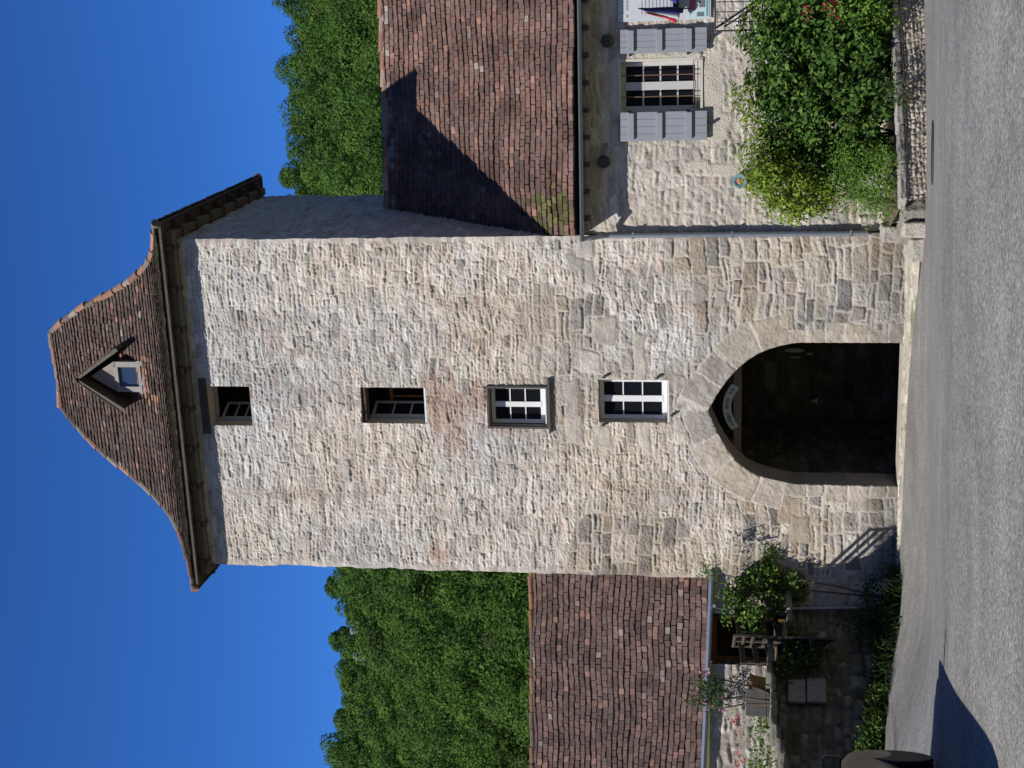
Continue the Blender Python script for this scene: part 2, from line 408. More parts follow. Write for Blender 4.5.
# left edge follows the terrace wall; far edge follows the apron and low garden wall
E_TL = tl(-W-.3, -.28); 
WL0 = at(880, 612, 27.6); WL1 = at(883, 775, 22.4)
RE = [gpt(ix, iy) for ix, iy in ((886,768),(887,735),(890,700),(894,650),(897,612),(899,575),(903,520),(906,450),(910,380),(916,310),(923,262),(925,228),(923,200),(918,120),(912,20))]
RE = [RE[0]+(RE[0]-RE[2])*4] + RE + [RE[-1]+(RE[-1]-RE[-3])*3]
def road_far(x): return np.interp(x, [q[0] for q in RE], [q[1] for q in RE])
rx = np.linspace(-9, 14, 231); tt = np.linspace(0, 1, 90)
RX = np.repeat(rx[:, None], len(tt), 1); far = road_far(rx)+.03
RY = -25 + (far[:, None]+25)*tt[None, :]**.8
RZ = ground(RX, RY) + .02 + .008*fbm(RX*.6, RY*.6, 2, 5)
struct(mk('road', np.stack([RX, RY, RZ], -1).reshape(-1, 3), grid_faces(len(rx), len(tt)), M_asph, smooth=True))

# ================================================================== TOWER
tower = thing('gate_tower', 'tall pale stone tower with a pointed gateway arch and a flared brown tiled roof', 'tower', tuple(TR), -YAW)
def tw(ix, iy, y=0.):
    P = onplane(ix, iy, TR+EY*y, EY)-TR
    return float(P@EX), float(P[2])
TOPZ = EYE + 10.83 + .1
wins = {k: (tw(a, b), tw(c, d)) for k, (a, b, c, d) in dict(w1=(207,386,253.5,425.5), w2=(360,387,428,423.5), w3=(487.5,386,548,427.5), w4=(598,379.5,669.5,422.5)).items()}
WR = {k: (min(a[0], b[0]), max(a[0], b[0]), min(a[1], b[1]), max(a[1], b[1])) for k, (a, b) in wins.items()}
def resample(pts, n):
    p = np.array(pts); s = np.r_[0, np.cumsum(np.linalg.norm(np.diff(p, axis=0), axis=1))]
    u = np.linspace(0, s[-1], n); return np.stack([np.interp(u, s, p[:, 0]), np.interp(u, s, p[:, 1])], 1)
# pointed arch: right half read off the photograph, left half mirrored
apex = tw(708, 410)
rh = [tw(*q) for q in ((721.5,388),(734,371.5),(754,356),(773,347.5),(797,342.5))]
lh = [tw(*q) for q in ((716,433),(732,454.6),(751.6,471.5),(771,480),(794,484))]
AXL, AXR = lh[-1][0], rh[-1][0]
def curve(pts, n=9):
    z = np.array([p[1] for p in pts]); x = np.array([p[0] for p in pts])
    zz = np.linspace(z[0], z[-1], n); o = np.argsort(z)
    c_ = np.polyfit(z, x, 3); xx = np.polyval(c_, zz); xx[0] = x[0]; xx[-1] = x[-1]; return list(zip(xx, zz))
arcR = curve([apex]+rh, 10); arcL = curve([apex]+lh, 10)
ZB = -.06
inner = [(AXL, ZB)] + list(reversed(arcL)) + arcR[1:] + [(AXR, ZB)]         # left foot -> apex -> right foot
def arch_half(z, side, grow=0.):
    a = arcL if side < 0 else arcR
    zs = [p[1] for p in a][::-1]; xs = [p[0] for p in a][::-1]
    return np.interp(z-grow, zs, xs, left=xs[0], right=apex[0]) + side*grow
# wall grids
hc = lambda z: .022 + .030*fbm(np.asarray(z)*2.3, np.asarray(z)*0+4.2, 3, 77) + .012*fbm(np.asarray(z)*9, np.asarray(z)*0+1.2, 2, 78)
marksx = [w for r in WR.values() for w in r[:2]]; marksz = [w for r in WR.values() for w in r[2:]]
RES = .0155
xs = axis(-W, 0, RES, marksx); zs = axis(-.4, TOPZ, RES, marksz)
X, Z = np.meshgrid(xs, zs, indexing='ij')
Hu, Cu = masonry(X, Z, (.07,.17), (.12,.40), 11, PAL_PALE, (.53,.495,.43), prot=.017, rough=.019, mw=.006, warp=.10, tilt=.085, mlev=.009, bev=.013)
Hl, Cl = masonry(X, Z, (.14,.30), (.20,.56), 12, PAL_GREY, (.47,.43,.365), prot=.019, rough=.018, mw=.016, warp=.11, tilt=.06, mlev=.006, bev=.018)
bl = sst(4.3, 2.7, Z + 1.3*fbm(X*.6, Z*.6, 3, 60) - .9*(X+W*.5)/W)
# a scatter of grey blocks also sits among the pale rubble of the middle storeys
mid = sst(.05, .22, fbm(X*.45+3, Z*.55, 3, 66)) * sst(8.2, 5.6, Z) * .75
bl = np.maximum(bl, mid)
bl = sst(.3, .7, bl)
Hh = Hu*(1-bl)+Hl*bl; Cc = Cu*(1-bl[..., None])+Cl*bl[..., None]
# brick-red repairs and stains round the two middle windows and on the left edge
red = np.zeros_like(X)
for (ix, iy, rx_, rz_, k) in ((440,405,.75,.55,1.),(455,432,.7,.35,.8),(470,400,.5,.6,.9),(500,425,.35,.7,.7),(438,552,.35,.3,.8),(415,470,.8,.9,.25),(330,415,.9,.8,.25),(228,240,.2,.9,.45),(250,244,.2,.8,.4)):
    cx, cz = tw(ix, iy); red = np.maximum(red, k*np.exp(-((X-cx)/rx_)**2-((Z-cz)/rz_)**2))
red = sst(.25, .8, red + .9*fbm(X*4.5, Z*6, 3, 90))*np.clip(red*1.3, 0, 1)
Cc = Cc*(1-.6*red[..., None]) + .6*red[..., None]*np.array([.36,.215,.165])
stain = sst(.12, .4, fbm(X*1.3, Z*.45, 4, 95)); Cc = Cc*(1-.14*stain[..., None])
tone = fbm(X*.5+7, Z*.4+2, 4, 121)[..., None]; Cc = Cc*(1+tone*np.array([.10, .015, -.10]))
streak = sst(.1, .45, fbm(X*3.2, Z*.28, 4, 122))[..., None]; Cc = Cc*(1-.13*streak*np.array([.8, 1., 1.15]))
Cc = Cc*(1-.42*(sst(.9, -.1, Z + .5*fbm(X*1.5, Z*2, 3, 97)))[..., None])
# dressed blocks set into the rubble: quoins of the windows, grey patches
def inset(ix, iy, a, b, colr, amp=.03, seed=0):
    global Hh, Cc
    cx, cz = tw(ix, iy); d = np.minimum(a-np.abs(X-cx+.10*fbm(Z*3, X*3, 3, seed+int(ix))), b-np.abs(Z-cz+.08*fbm(X*3, Z*3, 3, seed+int(iy))))
    d = d+.03*fbm(X*9, Z*9, 3, 5); m_ = sst(-.02, .02, d); b_ = sst(.0, .04, d)
    Hh = Hh*(1-m_) + m_*(.010+amp*b_*.5+.016*fbm(X*4, Z*6, 3, 8)+.006*fbm(X*16, Z*18, 2, 9))
    base = np.array(colr)*(1+.45*fbm(X*2.5, Z*3.5, 4, int(ix)))[..., None]*(.85+.15*b_[..., None])
    Cc = Cc*(1-.85*m_[..., None]) + .85*m_[..., None]*base
for q in ((462,264,.08,.07,(.24,.24,.235)),(589,270,.20,.10,(.30,.285,.26)),(575,262,.18,.14,(.36,.335,.30)),(572,400,.42,.15,(.36,.335,.295)),(575,430,.3,.16,(.43,.39,.335)),(585,246,.22,.16,(.38,.35,.315)),(700,292,.2,.13,(.30,.28,.25)),(722,300,.16,.12,(.32,.295,.26)),(604,330,.24,.22,(.47,.43,.365)),(640,366,.6,.12,(.46,.42,.355)),(604,438,.22,.18,(.46,.42,.36)),(645,434,.42,.12,(.46,.42,.36)),(590,362,.22,.2,(.45,.41,.36)),(681,402,.5,.12,(.38,.345,.295)),(790,505,.36,.24,(.35,.285,.205)),(800,530,.28,.18,(.33,.28,.215)),(665,500,.16,.12,(.36,.34,.31))): inset(*q)
# gateway: voussoirs and jamb stones follow the pointed outline
PL = np.array([(AXL, ZB-.4)] + list(reversed(resample(arcL, 60).tolist())) + resample(arcR, 60).tolist()[1:] + [(AXR, ZB-.4)])
PL = resample(PL, 420)
S_arc = np.r_[0, np.cumsum(np.linalg.norm(np.diff(PL, axis=0), axis=1))]; iap = int(np.argmax(PL[:, 1])); S0_ = S_arc[iap]
inside = (X > arch_half(Z, -1)) & (X < arch_half(Z, 1)) & (Z < apex[1])
near = (X > AXL-1.0) & (X < AXR+1.0) & (Z < apex[1]+1.0)
DI = np.full(X.shape, 9.); SI = np.zeros(X.shape)
pp_ = np.stack([X[near], Z[near]], 1); bd = np.full(len(pp_), 9.); bs = np.zeros(len(pp_))
for k0 in range(0, len(PL), 60):
    dd = np.linalg.norm(pp_[:, None]-PL[None, k0:k0+60], axis=2); kk = dd.argmin(1); dm = dd[np.arange(len(kk)), kk]; u_ = dm < bd
    bd[u_] = dm[u_]; bs[u_] = S_arc[k0:k0+60][kk[u_]]
DI[near] = bd; SI[near] = bs - S0_
g = np.random.default_rng(33)
arcl = S_arc[-1]-S0_; archlen = np.linalg.norm(np.diff(resample(arcR, 60), axis=0), axis=1).sum()
RING = np.zeros(X.shape, bool); ASH = np.array([(.37,.32,.255),(.33,.295,.245),(.38,.335,.275),(.32,.285,.235),(.35,.315,.27),(.30,.275,.24)])
DI_w = DI + .05*fbm(X*2.2, Z*2.2, 3, 34); SI_w = SI + .05*fbm(X*3, Z*3, 3, 35)
SEC = []
for side in (-1, 1):
    b_ = [0.]
    while b_[-1] < archlen-.25: b_.append(b_[-1]+g.uniform(.42, .62))
    na = len(b_)
    while b_[-1] < arcl+.3: b_.append(b_[-1]+g.uniform(.26, .46))
    for i in range(len(b_)-1):
        wd_ = g.uniform(.50, .66) if i < na-1 else g.choice([.24, .36, .52])
        cl_ = ASH[g.integers(len(ASH))]*g.normal(1, .05); am = g.uniform(.0, .016); SEC.append((side, b_[i], b_[i+1], cl_))
        m_ = (SI_w*side >= b_[i]) & (SI_w*side < b_[i+1]) & (DI_w < wd_) & ~inside
        if side > 0: m_ &= SI_w >= 0
        d = np.minimum(np.minimum(SI_w*side-b_[i] if i else 9., b_[i+1]-SI_w*side), wd_-DI_w)[m_] if i else np.minimum(np.minimum(np.abs(SI_w), b_[i+1]-SI_w*side), wd_-DI_w)[m_]
        d = d+.010*fbm(X[m_]*18, Z[m_]*18, 2, 36)
        q = sst(.008, .03, d)
        Hh[m_] = (.012+am)*q + .012*(1-q) + .014*fbm(X[m_]*6, Z[m_]*7, 3, 37) + .011*fbm(X[m_]*24, Z[m_]*28, 2, 38)
        Cc[m_] = (cl_*(1+.32*fbm(X[m_]*3, Z[m_]*3, 4, 39))[:, None])*q[:, None] + (1-q[:, None])*np.array([.47,.44,.38])
        RING |= m_
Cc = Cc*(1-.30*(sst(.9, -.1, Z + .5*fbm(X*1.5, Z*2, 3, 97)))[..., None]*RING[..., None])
# edges knit with the side walls
eL = sst(.12, 0, X+W); eR = sst(.12, 0, -X); HC = hc(Z)
Hh = Hh*(1-eL)*(1-eR) + HC*np.maximum(eL, eR)
x0 = -W + (Z*0)
BAT = lambda x, z: x + np.where(x > -.5*W, 1, -1)*0
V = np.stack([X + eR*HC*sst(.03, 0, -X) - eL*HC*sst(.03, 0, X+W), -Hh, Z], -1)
cxm = (X[:-1, :-1]+X[1:, 1:])/2; czm = (Z[:-1, :-1]+Z[1:, 1:])/2
keep = np.ones_like(cxm, bool)
for r in WR.values(): keep &= ~((cxm > r[0]) & (cxm < r[1]) & (czm > r[2]) & (czm < r[3]))
hole = (cxm > arch_half(czm, -1)) & (cxm < arch_half(czm, 1)) & (czm < apex[1])
keep &= ~hole
# pull the ragged edge of the hole onto the pointed outline
tk_ = np.zeros(X.shape, bool); th2 = np.zeros(X.shape, bool)
for a_, b_ in ((0, 0), (0, 1), (1, 0), (1, 1)):
    tk_[a_:X.shape[0]-1+a_, b_:X.shape[1]-1+b_] |= ~hole; th2[a_:X.shape[0]-1+a_, b_:X.shape[1]-1+b_] |= hole
ei = np.argwhere(tk_ & th2)
for i_, j_ in ei:
    k_ = np.argmin((PL[:, 0]-X[i_, j_])**2+(PL[:, 1]-Z[i_, j_])**2); V[i_, j_] = (PL[k_, 0], -.012+.006*math.sin(k_*.7), PL[k_, 1])
cring = RING[:-1, :-1] & RING[1:, 1:]
rf_ = grid_faces(len(xs), len(zs), keep & cring); ru_, ri_ = np.unique(rf_, return_inverse=True)
aV = [V.reshape(-1, 3)[ru_]]; aF = [ri_.reshape(-1, 4)]; aC = [Cc.reshape(-1, 3)[ru_]]
# inner face of the arch
ui = np.linspace(0, 1, 26); Ip = np.zeros((len(PL), 26, 3)); Ic = np.zeros((len(PL), 26, 3))
nrm_ = np.gradient(PL, axis=0); nrm_ = np.stack([-nrm_[:, 1], nrm_[:, 0]], 1)/np.linalg.norm(nrm_, axis=1, keepdims=True)
UU, SS = np.meshgrid(ui, S_arc-S0_)
dpt = (.012*fbm(SS*8, UU*6, 3, 44))*sst(0, .12, UU)
Ip[..., 0] = PL[:, None, 0]+nrm_[:, None, 0]*dpt; Ip[..., 2] = PL[:, None, 1]+nrm_[:, None, 1]*dpt; Ip[..., 1] = -.012+UU*.66
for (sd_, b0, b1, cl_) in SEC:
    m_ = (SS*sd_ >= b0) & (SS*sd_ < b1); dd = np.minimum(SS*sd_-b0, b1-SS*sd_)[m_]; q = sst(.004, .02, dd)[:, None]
    Ic[m_] = cl_*q*.62+(1-q)*np.array([.25,.235,.205])  # stone and joints darkened: shade painted into the inner face
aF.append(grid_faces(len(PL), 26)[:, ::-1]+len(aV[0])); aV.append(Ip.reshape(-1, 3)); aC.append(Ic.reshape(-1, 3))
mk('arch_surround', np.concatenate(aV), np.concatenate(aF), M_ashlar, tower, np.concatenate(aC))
vv = [V.reshape(-1, 3)]; ff = [grid_faces(len(xs), len(zs), keep & ~cring)]; cc_ = [Cc.reshape(-1, 3)]
def add_grid(V, C, keep=None):
    n = sum(len(a) for a in vv); vv.append(V.reshape(-1, 3)); cc_.append(C.reshape(-1, 3)); ff.append(grid_faces(V.shape[0], V.shape[1], keep)+n)
# right side wall (in shade, seen above the roof of the next house)
ys = axis(0, D, .045); zs2 = axis(-.4, TOPZ, .045)
Y2, Z2 = np.meshgrid(ys, zs2, indexing='ij')
H2, C2 = masonry(Y2, Z2, (.08,.18), (.13,.40), 15, PAL_PALE*.85, (.40,.36,.30), prot=.04, rough=.035, mw=.013, warp=.09, mlev=.008)
e2 = np.maximum(sst(.12, 0, Y2), sst(.12, 0, D-Y2)); H2 = H2*(1-e2) + hc(Z2)*e2
add_grid(np.stack([H2, Y2 - hc(Z2)*sst(.03, 0, Y2) + hc(Z2)*sst(.03, 0, D-Y2), Z2], -1), C2)
Y3, Z3 = np.meshgrid(axis(0, D, .09), axis(-.4, TOPZ, .09), indexing='ij')
H3, C3 = masonry(Y3, Z3, (.11,.22), (.15,.42), 16, PAL_PALE, (.44,.40,.33), prot=.03, rough=.03)
e3 = np.maximum(sst(.12, 0, Y3), sst(.12, 0, D-Y3)); H3 = H3*(1-e3)+hc(Z3)*e3
add_grid(np.stack([-W-H3, Y3 - hc(Z3)*sst(.03, 0, Y3), Z3], -1)[::-1], C3[::-1])
X4, Z4 = np.meshgrid(axis(-W, 0, .12), axis(-.4, TOPZ, .12), indexing='ij')
H4, C4 = masonry(X4, Z4, (.11,.22), (.15,.42), 17, PAL_PALE, (.44,.40,.33), prot=.03, rough=.03)
add_grid(np.stack([X4, D+H4*.3, Z4], -1)[::-1], C4[::-1])
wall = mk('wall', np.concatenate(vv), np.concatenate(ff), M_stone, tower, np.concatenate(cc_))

# ---- passage behind the arch
mb = MB()
PX0, PX1, PD, PH = AXL-.25, AXR+.3, D-.3, apex[1]+.12
Yp, Zp = np.meshgrid(axis(.62, PD, .06), axis(-2.2, PH, .06), indexing='ij')
pv, pf, pc = [], [], []
def pg(V, C):
    n = sum(len(a) for a in pv); pv.append(V.reshape(-1, 3)); pc.append(C.reshape(-1, 3)); pf.append(grid_faces(V.shape[0], V.shape[1])+n)
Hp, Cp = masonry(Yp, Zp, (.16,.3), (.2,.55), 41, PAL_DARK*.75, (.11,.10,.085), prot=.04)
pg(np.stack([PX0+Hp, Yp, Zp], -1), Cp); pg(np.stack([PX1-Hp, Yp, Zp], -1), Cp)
Xp, Zq = np.meshgrid(axis(PX0, PX1, .06), axis(-2.2, PH, .06), indexing='ij')
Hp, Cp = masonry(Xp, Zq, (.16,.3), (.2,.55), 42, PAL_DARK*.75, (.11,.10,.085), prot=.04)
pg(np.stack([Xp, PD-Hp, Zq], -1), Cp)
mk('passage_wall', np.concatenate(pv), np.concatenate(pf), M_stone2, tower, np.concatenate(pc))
mb.box(PX0, PX1, .62, PD, PH, PH+.1); mb.box(PX0-.6, PX0, .63, .66, -2.2, PH); mb.box(PX1, PX1+.6, .63, .66, -2.2, PH)
mb.build('passage_ceiling', M_darkwood, tower)
mb = MB(); mb.quad((PX0, .44, -.02), (PX1, .44, -.02), (PX1, 3.2, -1.5), (PX0, 3.2, -1.5)); mb.quad((PX0, 3.2, -1.5), (PX1, 3.2, -1.5), (PX1, PD, -1.7), (PX0, PD, -1.7))
mb.build('passage_floor', mat('worn_paving', (.10,.095,.085), .9, nscale=5, namt=.3, bscale=15, bamt=.6), tower)
bz0 = tw(741.5, 400, .75)[1]; bz1 = tw(733.5, 400, .75)[1]
mb = MB(); mb.box(PX0, PX1, .66, .82, bz0, bz1); mb.build('cross_beam', M_oldwood, tower, bevel=.01)
# pale curved name board above the beam
cxa, cza = tw(727, 407, .64)
mb = MB(); n = 14
for i in range(n):
    a0 = -.62+1.24*i/n; a1 = -.62+1.24*(i+1)/n; Rb = .82; hb = .155
    f_ = lambda a, r: (cxa + r*math.sin(a)*.86, cza + r*math.cos(a) - Rb)
    A, B, C_, D_ = f_(a0, Rb-hb/2), f_(a1, Rb-hb/2), f_(a1, Rb+hb/2), f_(a0, Rb+hb/2)
    mb.prism([A, B, C_, D_], .635, .66)
sgn = mb.build('name_board', mat('pale_board', (.40,.47,.48), .5, nscale=25, namt=.15), tower)
mb = MB()
for i in range(11):
    if i in (4, 8): continue
    a = -.50+.1*i; r0, r1 = .79, .845
    x_, z_ = cxa + .82*math.sin(a)*.86, cza + .82*math.cos(a)-.82
    ww = .018+.012*(i % 3)
    mb.prism([(x_-ww, z_-.03), (x_+ww, z_-.035+.01*(i % 2)), (x_+ww*.7, z_+.035), (x_-ww*.8, z_+.03)], .630, .634)
mb.build('worn_lettering', mat('worn_ink', (.14,.19,.20), .7), sgn)
# oval and square plates glimpsed in the dark passage
mb = MB()
def oval(mb, ix, iy, rv, ru, y):
    x_, z_ = tw(ix, iy, y); s = .0185*(1+y*.03)
    mb.prism([(x_+ru*s*math.cos(a), z_+rv*s*math.sin(a)) for a in np.linspace(0, 2*math.pi, 13)[:-1]], y, y+.02)
x_, z_ = tw(793, 350, PD-.2)
for (ix, iy, rv, ru) in ((794.5,350.5,10,2.2),(795,357.5,5,.8),(810,354,3,1.2)):
    mb = MB(); oval(mb, ix, iy, rv, ru, PD-.15); mb.build('wall_plaque', mat('pale_enamel', (.5,.5,.46), .4), tower)
mb = MB()
xq, zq_ = tw(815, 401, PD-.12); mb.prism([(xq-.05, zq_-.05), (xq+.06, zq_-.05), (xq, zq_+.10)], PD-.14, PD-.12)
mb.build('paper_notice', mat('paper', (.62,.60,.5), .6), tower)
mb = MB()
xa, za = tw(809, 456, PD-.16); xb_, zb_ = tw(824, 465, PD-.16); mb.box(min(xa,xb_), max(xa,xb_), PD-.16, PD-.14, min(za,zb_), max(za,zb_)); mb.build('grey_notice', mat('grey_board', (.20,.21,.22), .6), tower)

# ---- windows of the tower
def window_base(name, r, depth=.30, sill=(.66,.65,.62), label=None, stone=(.9,.85,.78)):
    """reveal and stone sill of a window as one part of the tower"""
    x0, x1, z0, z1 = r; mb = MB(); e = .03
    mb.box(x0-e, x0+.004, -.004, depth+.25, z0-e, z1+e, c=stone); mb.box(x1-.004, x1+e, -.004, depth+.25, z0-e, z1+e, c=stone)
    mb.box(x0+.004, x1-.004, -.006, depth+.25, z1-.004, z1+e, c=stone); mb.box(x0+.004, x1-.004, -.012, depth+.25, z0-e, z0+.012, c=stone)
    o = mb.build(name, mat('reveal_stone', (.42,.39,.34), .9, nscale=12, namt=.15, bscale=30, bamt=.3), tower)
    if label: o['label'] = label
    return o
def casement(parent, x0, x1, z0, z1, y, nx, nz, fm, fr=.045, bar=.022, glass=True, mull=.07):
    mb = MB()
    mb.box(x0, x0+fr, y, y+.05, z0, z1); mb.box(x1-fr, x1, y, y+.05, z0, z1)
    mb.box(x0+fr, x1-fr, y+.001, y+.05, z0, z0+fr*1.25); mb.box(x0+fr, x1-fr, y+.001, y+.05, z1-fr, z1)
    xm = (x0+x1)/2
    if nx == 2: mb.box(xm-mull/2, xm+mull/2, y-.008, y+.045, z0+fr, z1-fr)
    for i in range(1, nz):
        zz = z0+fr*1.25+(z1-z0-fr*2.25)*i/nz; mb.box(x0+fr, x1-fr, y+.006, y+.04, zz-bar/2, zz+bar/2)
    o = mb.build('frame', fm, parent)
    if glass:
        e = .002
        cells = [(x0+fr, xm-mull/2), (xm+mull/2, x1-fr)] if nx == 2 else [(x0+fr, x1-fr)]
        for a, b in cells:
            q = MB(); q.box(a+e, b-e, y+.022, y+.028, z0+fr*1.25, z1-fr); q.build('pane', M_glass, parent)
    return o
# w4: lower white window
w4 = window_base('window', WR['w4'], .16, label='lowest tower window, white, six panes, above the arch'); r = WR['w4']
casement(w4, r[0]+.012, r[1]-.012, r[2]+.05, r[3]-.012, .17, 2, 3, M_white, fr=.075, mull=.115)
mb = MB(); mb.box(r[0]+.004, r[1]-.004, .0, .17, r[2]+.012, r[2]+.035); mb.build('sill', M_white, w4)
mb = MB()
for (ix, iy) in ((605,376),(658,376.5),(604,424),(673,414)):
    mb = MB(); x_, z_ = tw(ix, iy); mb.box(x_-.022, x_+.022, -.10, .0, z_-.015, z_+.015); mb.box(x_-.010, x_+.010, -.10, -.07, z_-.0149, z_+.05); mb.build('shutter_hook', M_iron, w4)

# w3: smaller white window in a dark iron frame
w3 = window_base('window', WR['w3'], .16, label='white six-pane tower window in a dark outer frame'); r = WR['w3']
casement(w3, r[0]+.03, r[1]-.03, r[2]+.06, r[3]-.03, .17, 2, 3, M_white, fr=.07, mull=.10)
mb = MB(); mb.box(r[0]+.004, r[1]-.004, .0, .17, r[2]+.012, r[2]+.04); mb.build('sill', M_white, w3)
mb = MB(); tk = .028
mb.box(r[0]-.012, r[0]+tk, -.06, .02, r[2]-.02, r[3]+.025); mb.box(r[1]-tk, r[1]+.012, -.06, .02, r[2]-.02, r[3]+.025)
mb.box(r[0]+tk, r[1]-tk, -.055, .02, r[3]-tk*.6, r[3]+.02); mb.box(r[0]-.09, r[1]+.16, -.085, -.002, r[2]-.06, r[2]-.021)
mb.box(r[0]+tk, r[1]-tk, -.06, .02, r[2]-.018, r[2]+.012)
mb.build('outer_frame', mat('dark_grey_wood', (.075,.068,.06), .8, nscale=20, namt=.3), w3)
# w1, w2: open casements folded into the dark room
def open_window(key, label, ledge):
    r = WR[key]; w_ = window_base('window', r, .26, label=label); x0, x1, z0, z1 = r
    mb = MB(); mb.box(x0, x0+.05, .26, .32, z0, z1); mb.box(x0+.05, x1, .26, .32, z1-.05, z1); mb.build('frame', M_bluegrey2, w_)
    # opened sash: hinged at the left jamb and swung inwards
    sa = MB(); wd = (x1-x0)*.62; an = R_(66)
    Mx = Matrix.Translation((x0+.05, .30, 0)) @ Matrix.Rotation(an, 4, 'Z')
    zb = z0+.02; zt = z1-.10
    sa.box(0, .055, 0, .04, zb, zt, M=Mx); sa.box(wd-.055, wd, 0, .04, zb, zt, M=Mx)
    sa.box(.055, wd-.055, .001, .04, zb, zb+.06, M=Mx); sa.box(.055, wd-.055, .001, .04, zt-.055, zt, M=Mx)
    for i in (1, 2):
        zz = zb+.06+(zt-zb-.115)*i/3; sa.box(.055, wd-.055, .008, .032, zz-.014, zz+.014, M=Mx)
    s_ = sa.build('sash', M_bluegrey2, w_)
    pg_ = MB(); pg_.box(.055, wd-.055, .017, .023, zb+.06, zt-.055, M=Mx); pg_.build('pane', M_glass, w_)
    return w_
w1 = open_window('w1', 'topmost tower window, open, under the eaves', .05)
r = WR['w1']; mb = MB(); mb.box(r[0]-.16, r[1]+.16, -.06, .25, r[3]+.004, r[3]+.15); mb.build('lintel', M_darkwood, w1)
w2 = open_window('w2', 'second tower window from the top, open with a dark wooden lintel', .0)
r = WR['w2']; mb = MB(); mb.box(r[0]+.004, r[1]-.02, .03, .26, r[3]-.085, r[3]-.006); mb.build('lintel', M_darkwood, w2)
mb = MB(); mb.box(r[0]+.02, r[1]-.006, -.014, .2, r[2]+.012, r[2]+.045); mb.build('sill', M_white, w2)
mb = MB()
for k in range(3): mb.box(r[0]+.12, r[1]+.3, .95, 1.0, r[3]-.1-.02, r[3]-.1) if False else mb.box(r[0]+.28+.17*k, r[0]+.31+.17*k, .8, .83, r[2]-.3, r[3]-.42)
mb.box(r[0]-.2, r[1]+.3, .79, .84, r[3]-.42, r[3]-.36); mb.build('inner_slats', M_orange, w2)
# blind rooms behind the windows
for k, r in WR.items():
    x0, x1, z0, z1 = r; dd = 1.6
    if k in ('w3', 'w4'): dd = .55
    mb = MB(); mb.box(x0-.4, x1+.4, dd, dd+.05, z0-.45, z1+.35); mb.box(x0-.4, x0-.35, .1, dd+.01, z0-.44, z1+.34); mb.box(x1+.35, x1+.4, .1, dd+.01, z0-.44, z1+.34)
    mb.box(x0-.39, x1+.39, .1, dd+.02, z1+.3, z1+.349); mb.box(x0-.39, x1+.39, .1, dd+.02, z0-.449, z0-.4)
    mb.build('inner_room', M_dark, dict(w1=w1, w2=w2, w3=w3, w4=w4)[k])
# ---- roof of the tower
OH, EH = .43, EYE + 10.83
RA = tw(51, 332.5, D/2); RB = tw(62, 407, D/2); RZT = (RA[1]+RB[1])/2
ridgeR = np.array([RA[0], D/2, RA[1]]); ridgeL = np.array([RB[0], D/2, RB[1]])
cFL = np.array([-W-OH, -OH, EH]); cFR = np.array([OH, -OH, EH]); cBR = np.array([OH, D+OH, EH]); cBL = np.array([-W-OH, D+OH, EH])
pk = np.array([0, .14, .28, .38, .48, .58, .68, .8, .9, 1.]); hk = np.array([0, .055, .125, .20, .305, .44, .60, .775, .89, 1.])
fine = np.linspace(0, 1, 60); hf = np.interp(fine, pk, hk); hf = np.convolve(np.pad(hf, 3, mode='reflect', reflect_type='odd'), np.ones(7)/7, 'valid')
al_ = np.r_[0, np.cumsum(np.hypot(np.diff(fine)*2.95, np.diff(hf)*(RZT-EH)))]; al_ /= al_[-1]
def roof_pt(eA, eB, rA, rB):
    def P(s, t):
        p_ = np.interp(t, al_, fine); h_ = np.interp(p_, fine, hf)
        e = eA+(eB-eA)*s; q = rA+(rB-rA)*s; o = e+(q-e)*p_; o = np.array([o[0], o[1], e[2]+(q[2]-e[2])*h_]); return o
    return P
def moss(cc, s, t, g):
    if t < .30 and g.uniform() < .35*(1-t/.30): return np.array((.085,.088,.045))*g.uniform(.7, 1.4)
    return cc
def dorm_patch(cc, s, t, g):
    if .26 < t < .46 and .45 < s < .62 and g.uniform() < .45: return np.array((.24,.125,.085))*g.uniform(.8, 1.2)
    return moss(cc, s, t, g)
PF = roof_pt(cFL, cFR, ridgeL, ridgeR)
mb = MB()
tiles(mb, PF, 44, .13, PAL_TILE_OLD, 21, odd=(.21,.11,.08), odd_p=.03, lich_p=.015, patch=dorm_patch)
tiles(mb, roof_pt(cFR, cBR, ridgeR, ridgeR), 36, .17, PAL_TILE_OLD, 22, patch=moss)
tiles(mb, roof_pt(cBR, cBL, ridgeR, ridgeL), 24, .26, PAL_TILE_OLD, 23)
tiles(mb, roof_pt(cBL, cFL, ridgeL, ridgeL), 36, .17, PAL_TILE_OLD, 24, patch=moss)
troof = mb.build('roof', M_tile, tower)
HIPC = [(.24,.13,.09),(.20,.115,.085),(.15,.11,.09),(.20,.17,.14),(.27,.15,.10),(.13,.10,.08)]
mb = MB(); g = np.random.default_rng(8)
for c_, r_2 in ((cFR, ridgeR), (cFL, ridgeL), (cBR, ridgeR), (cBL, ridgeL)):
    Ph = roof_pt(c_, c_, r_2, r_2); half_round(mb, [Ph(0, t_)+np.array([0, 0, .01]) for t_ in np.linspace(0, 1, 22)], .075, g, HIPC)
half_round(mb, [ridgeL+[0, 0, .01], (ridgeL+ridgeR)/2+[0, 0, -.02], ridgeR+[0, 0, .01]], .085, g, [(.22,.17,.13),(.28,.15,.10)])
mb.build('ridge_tiles', M_clay, troof)
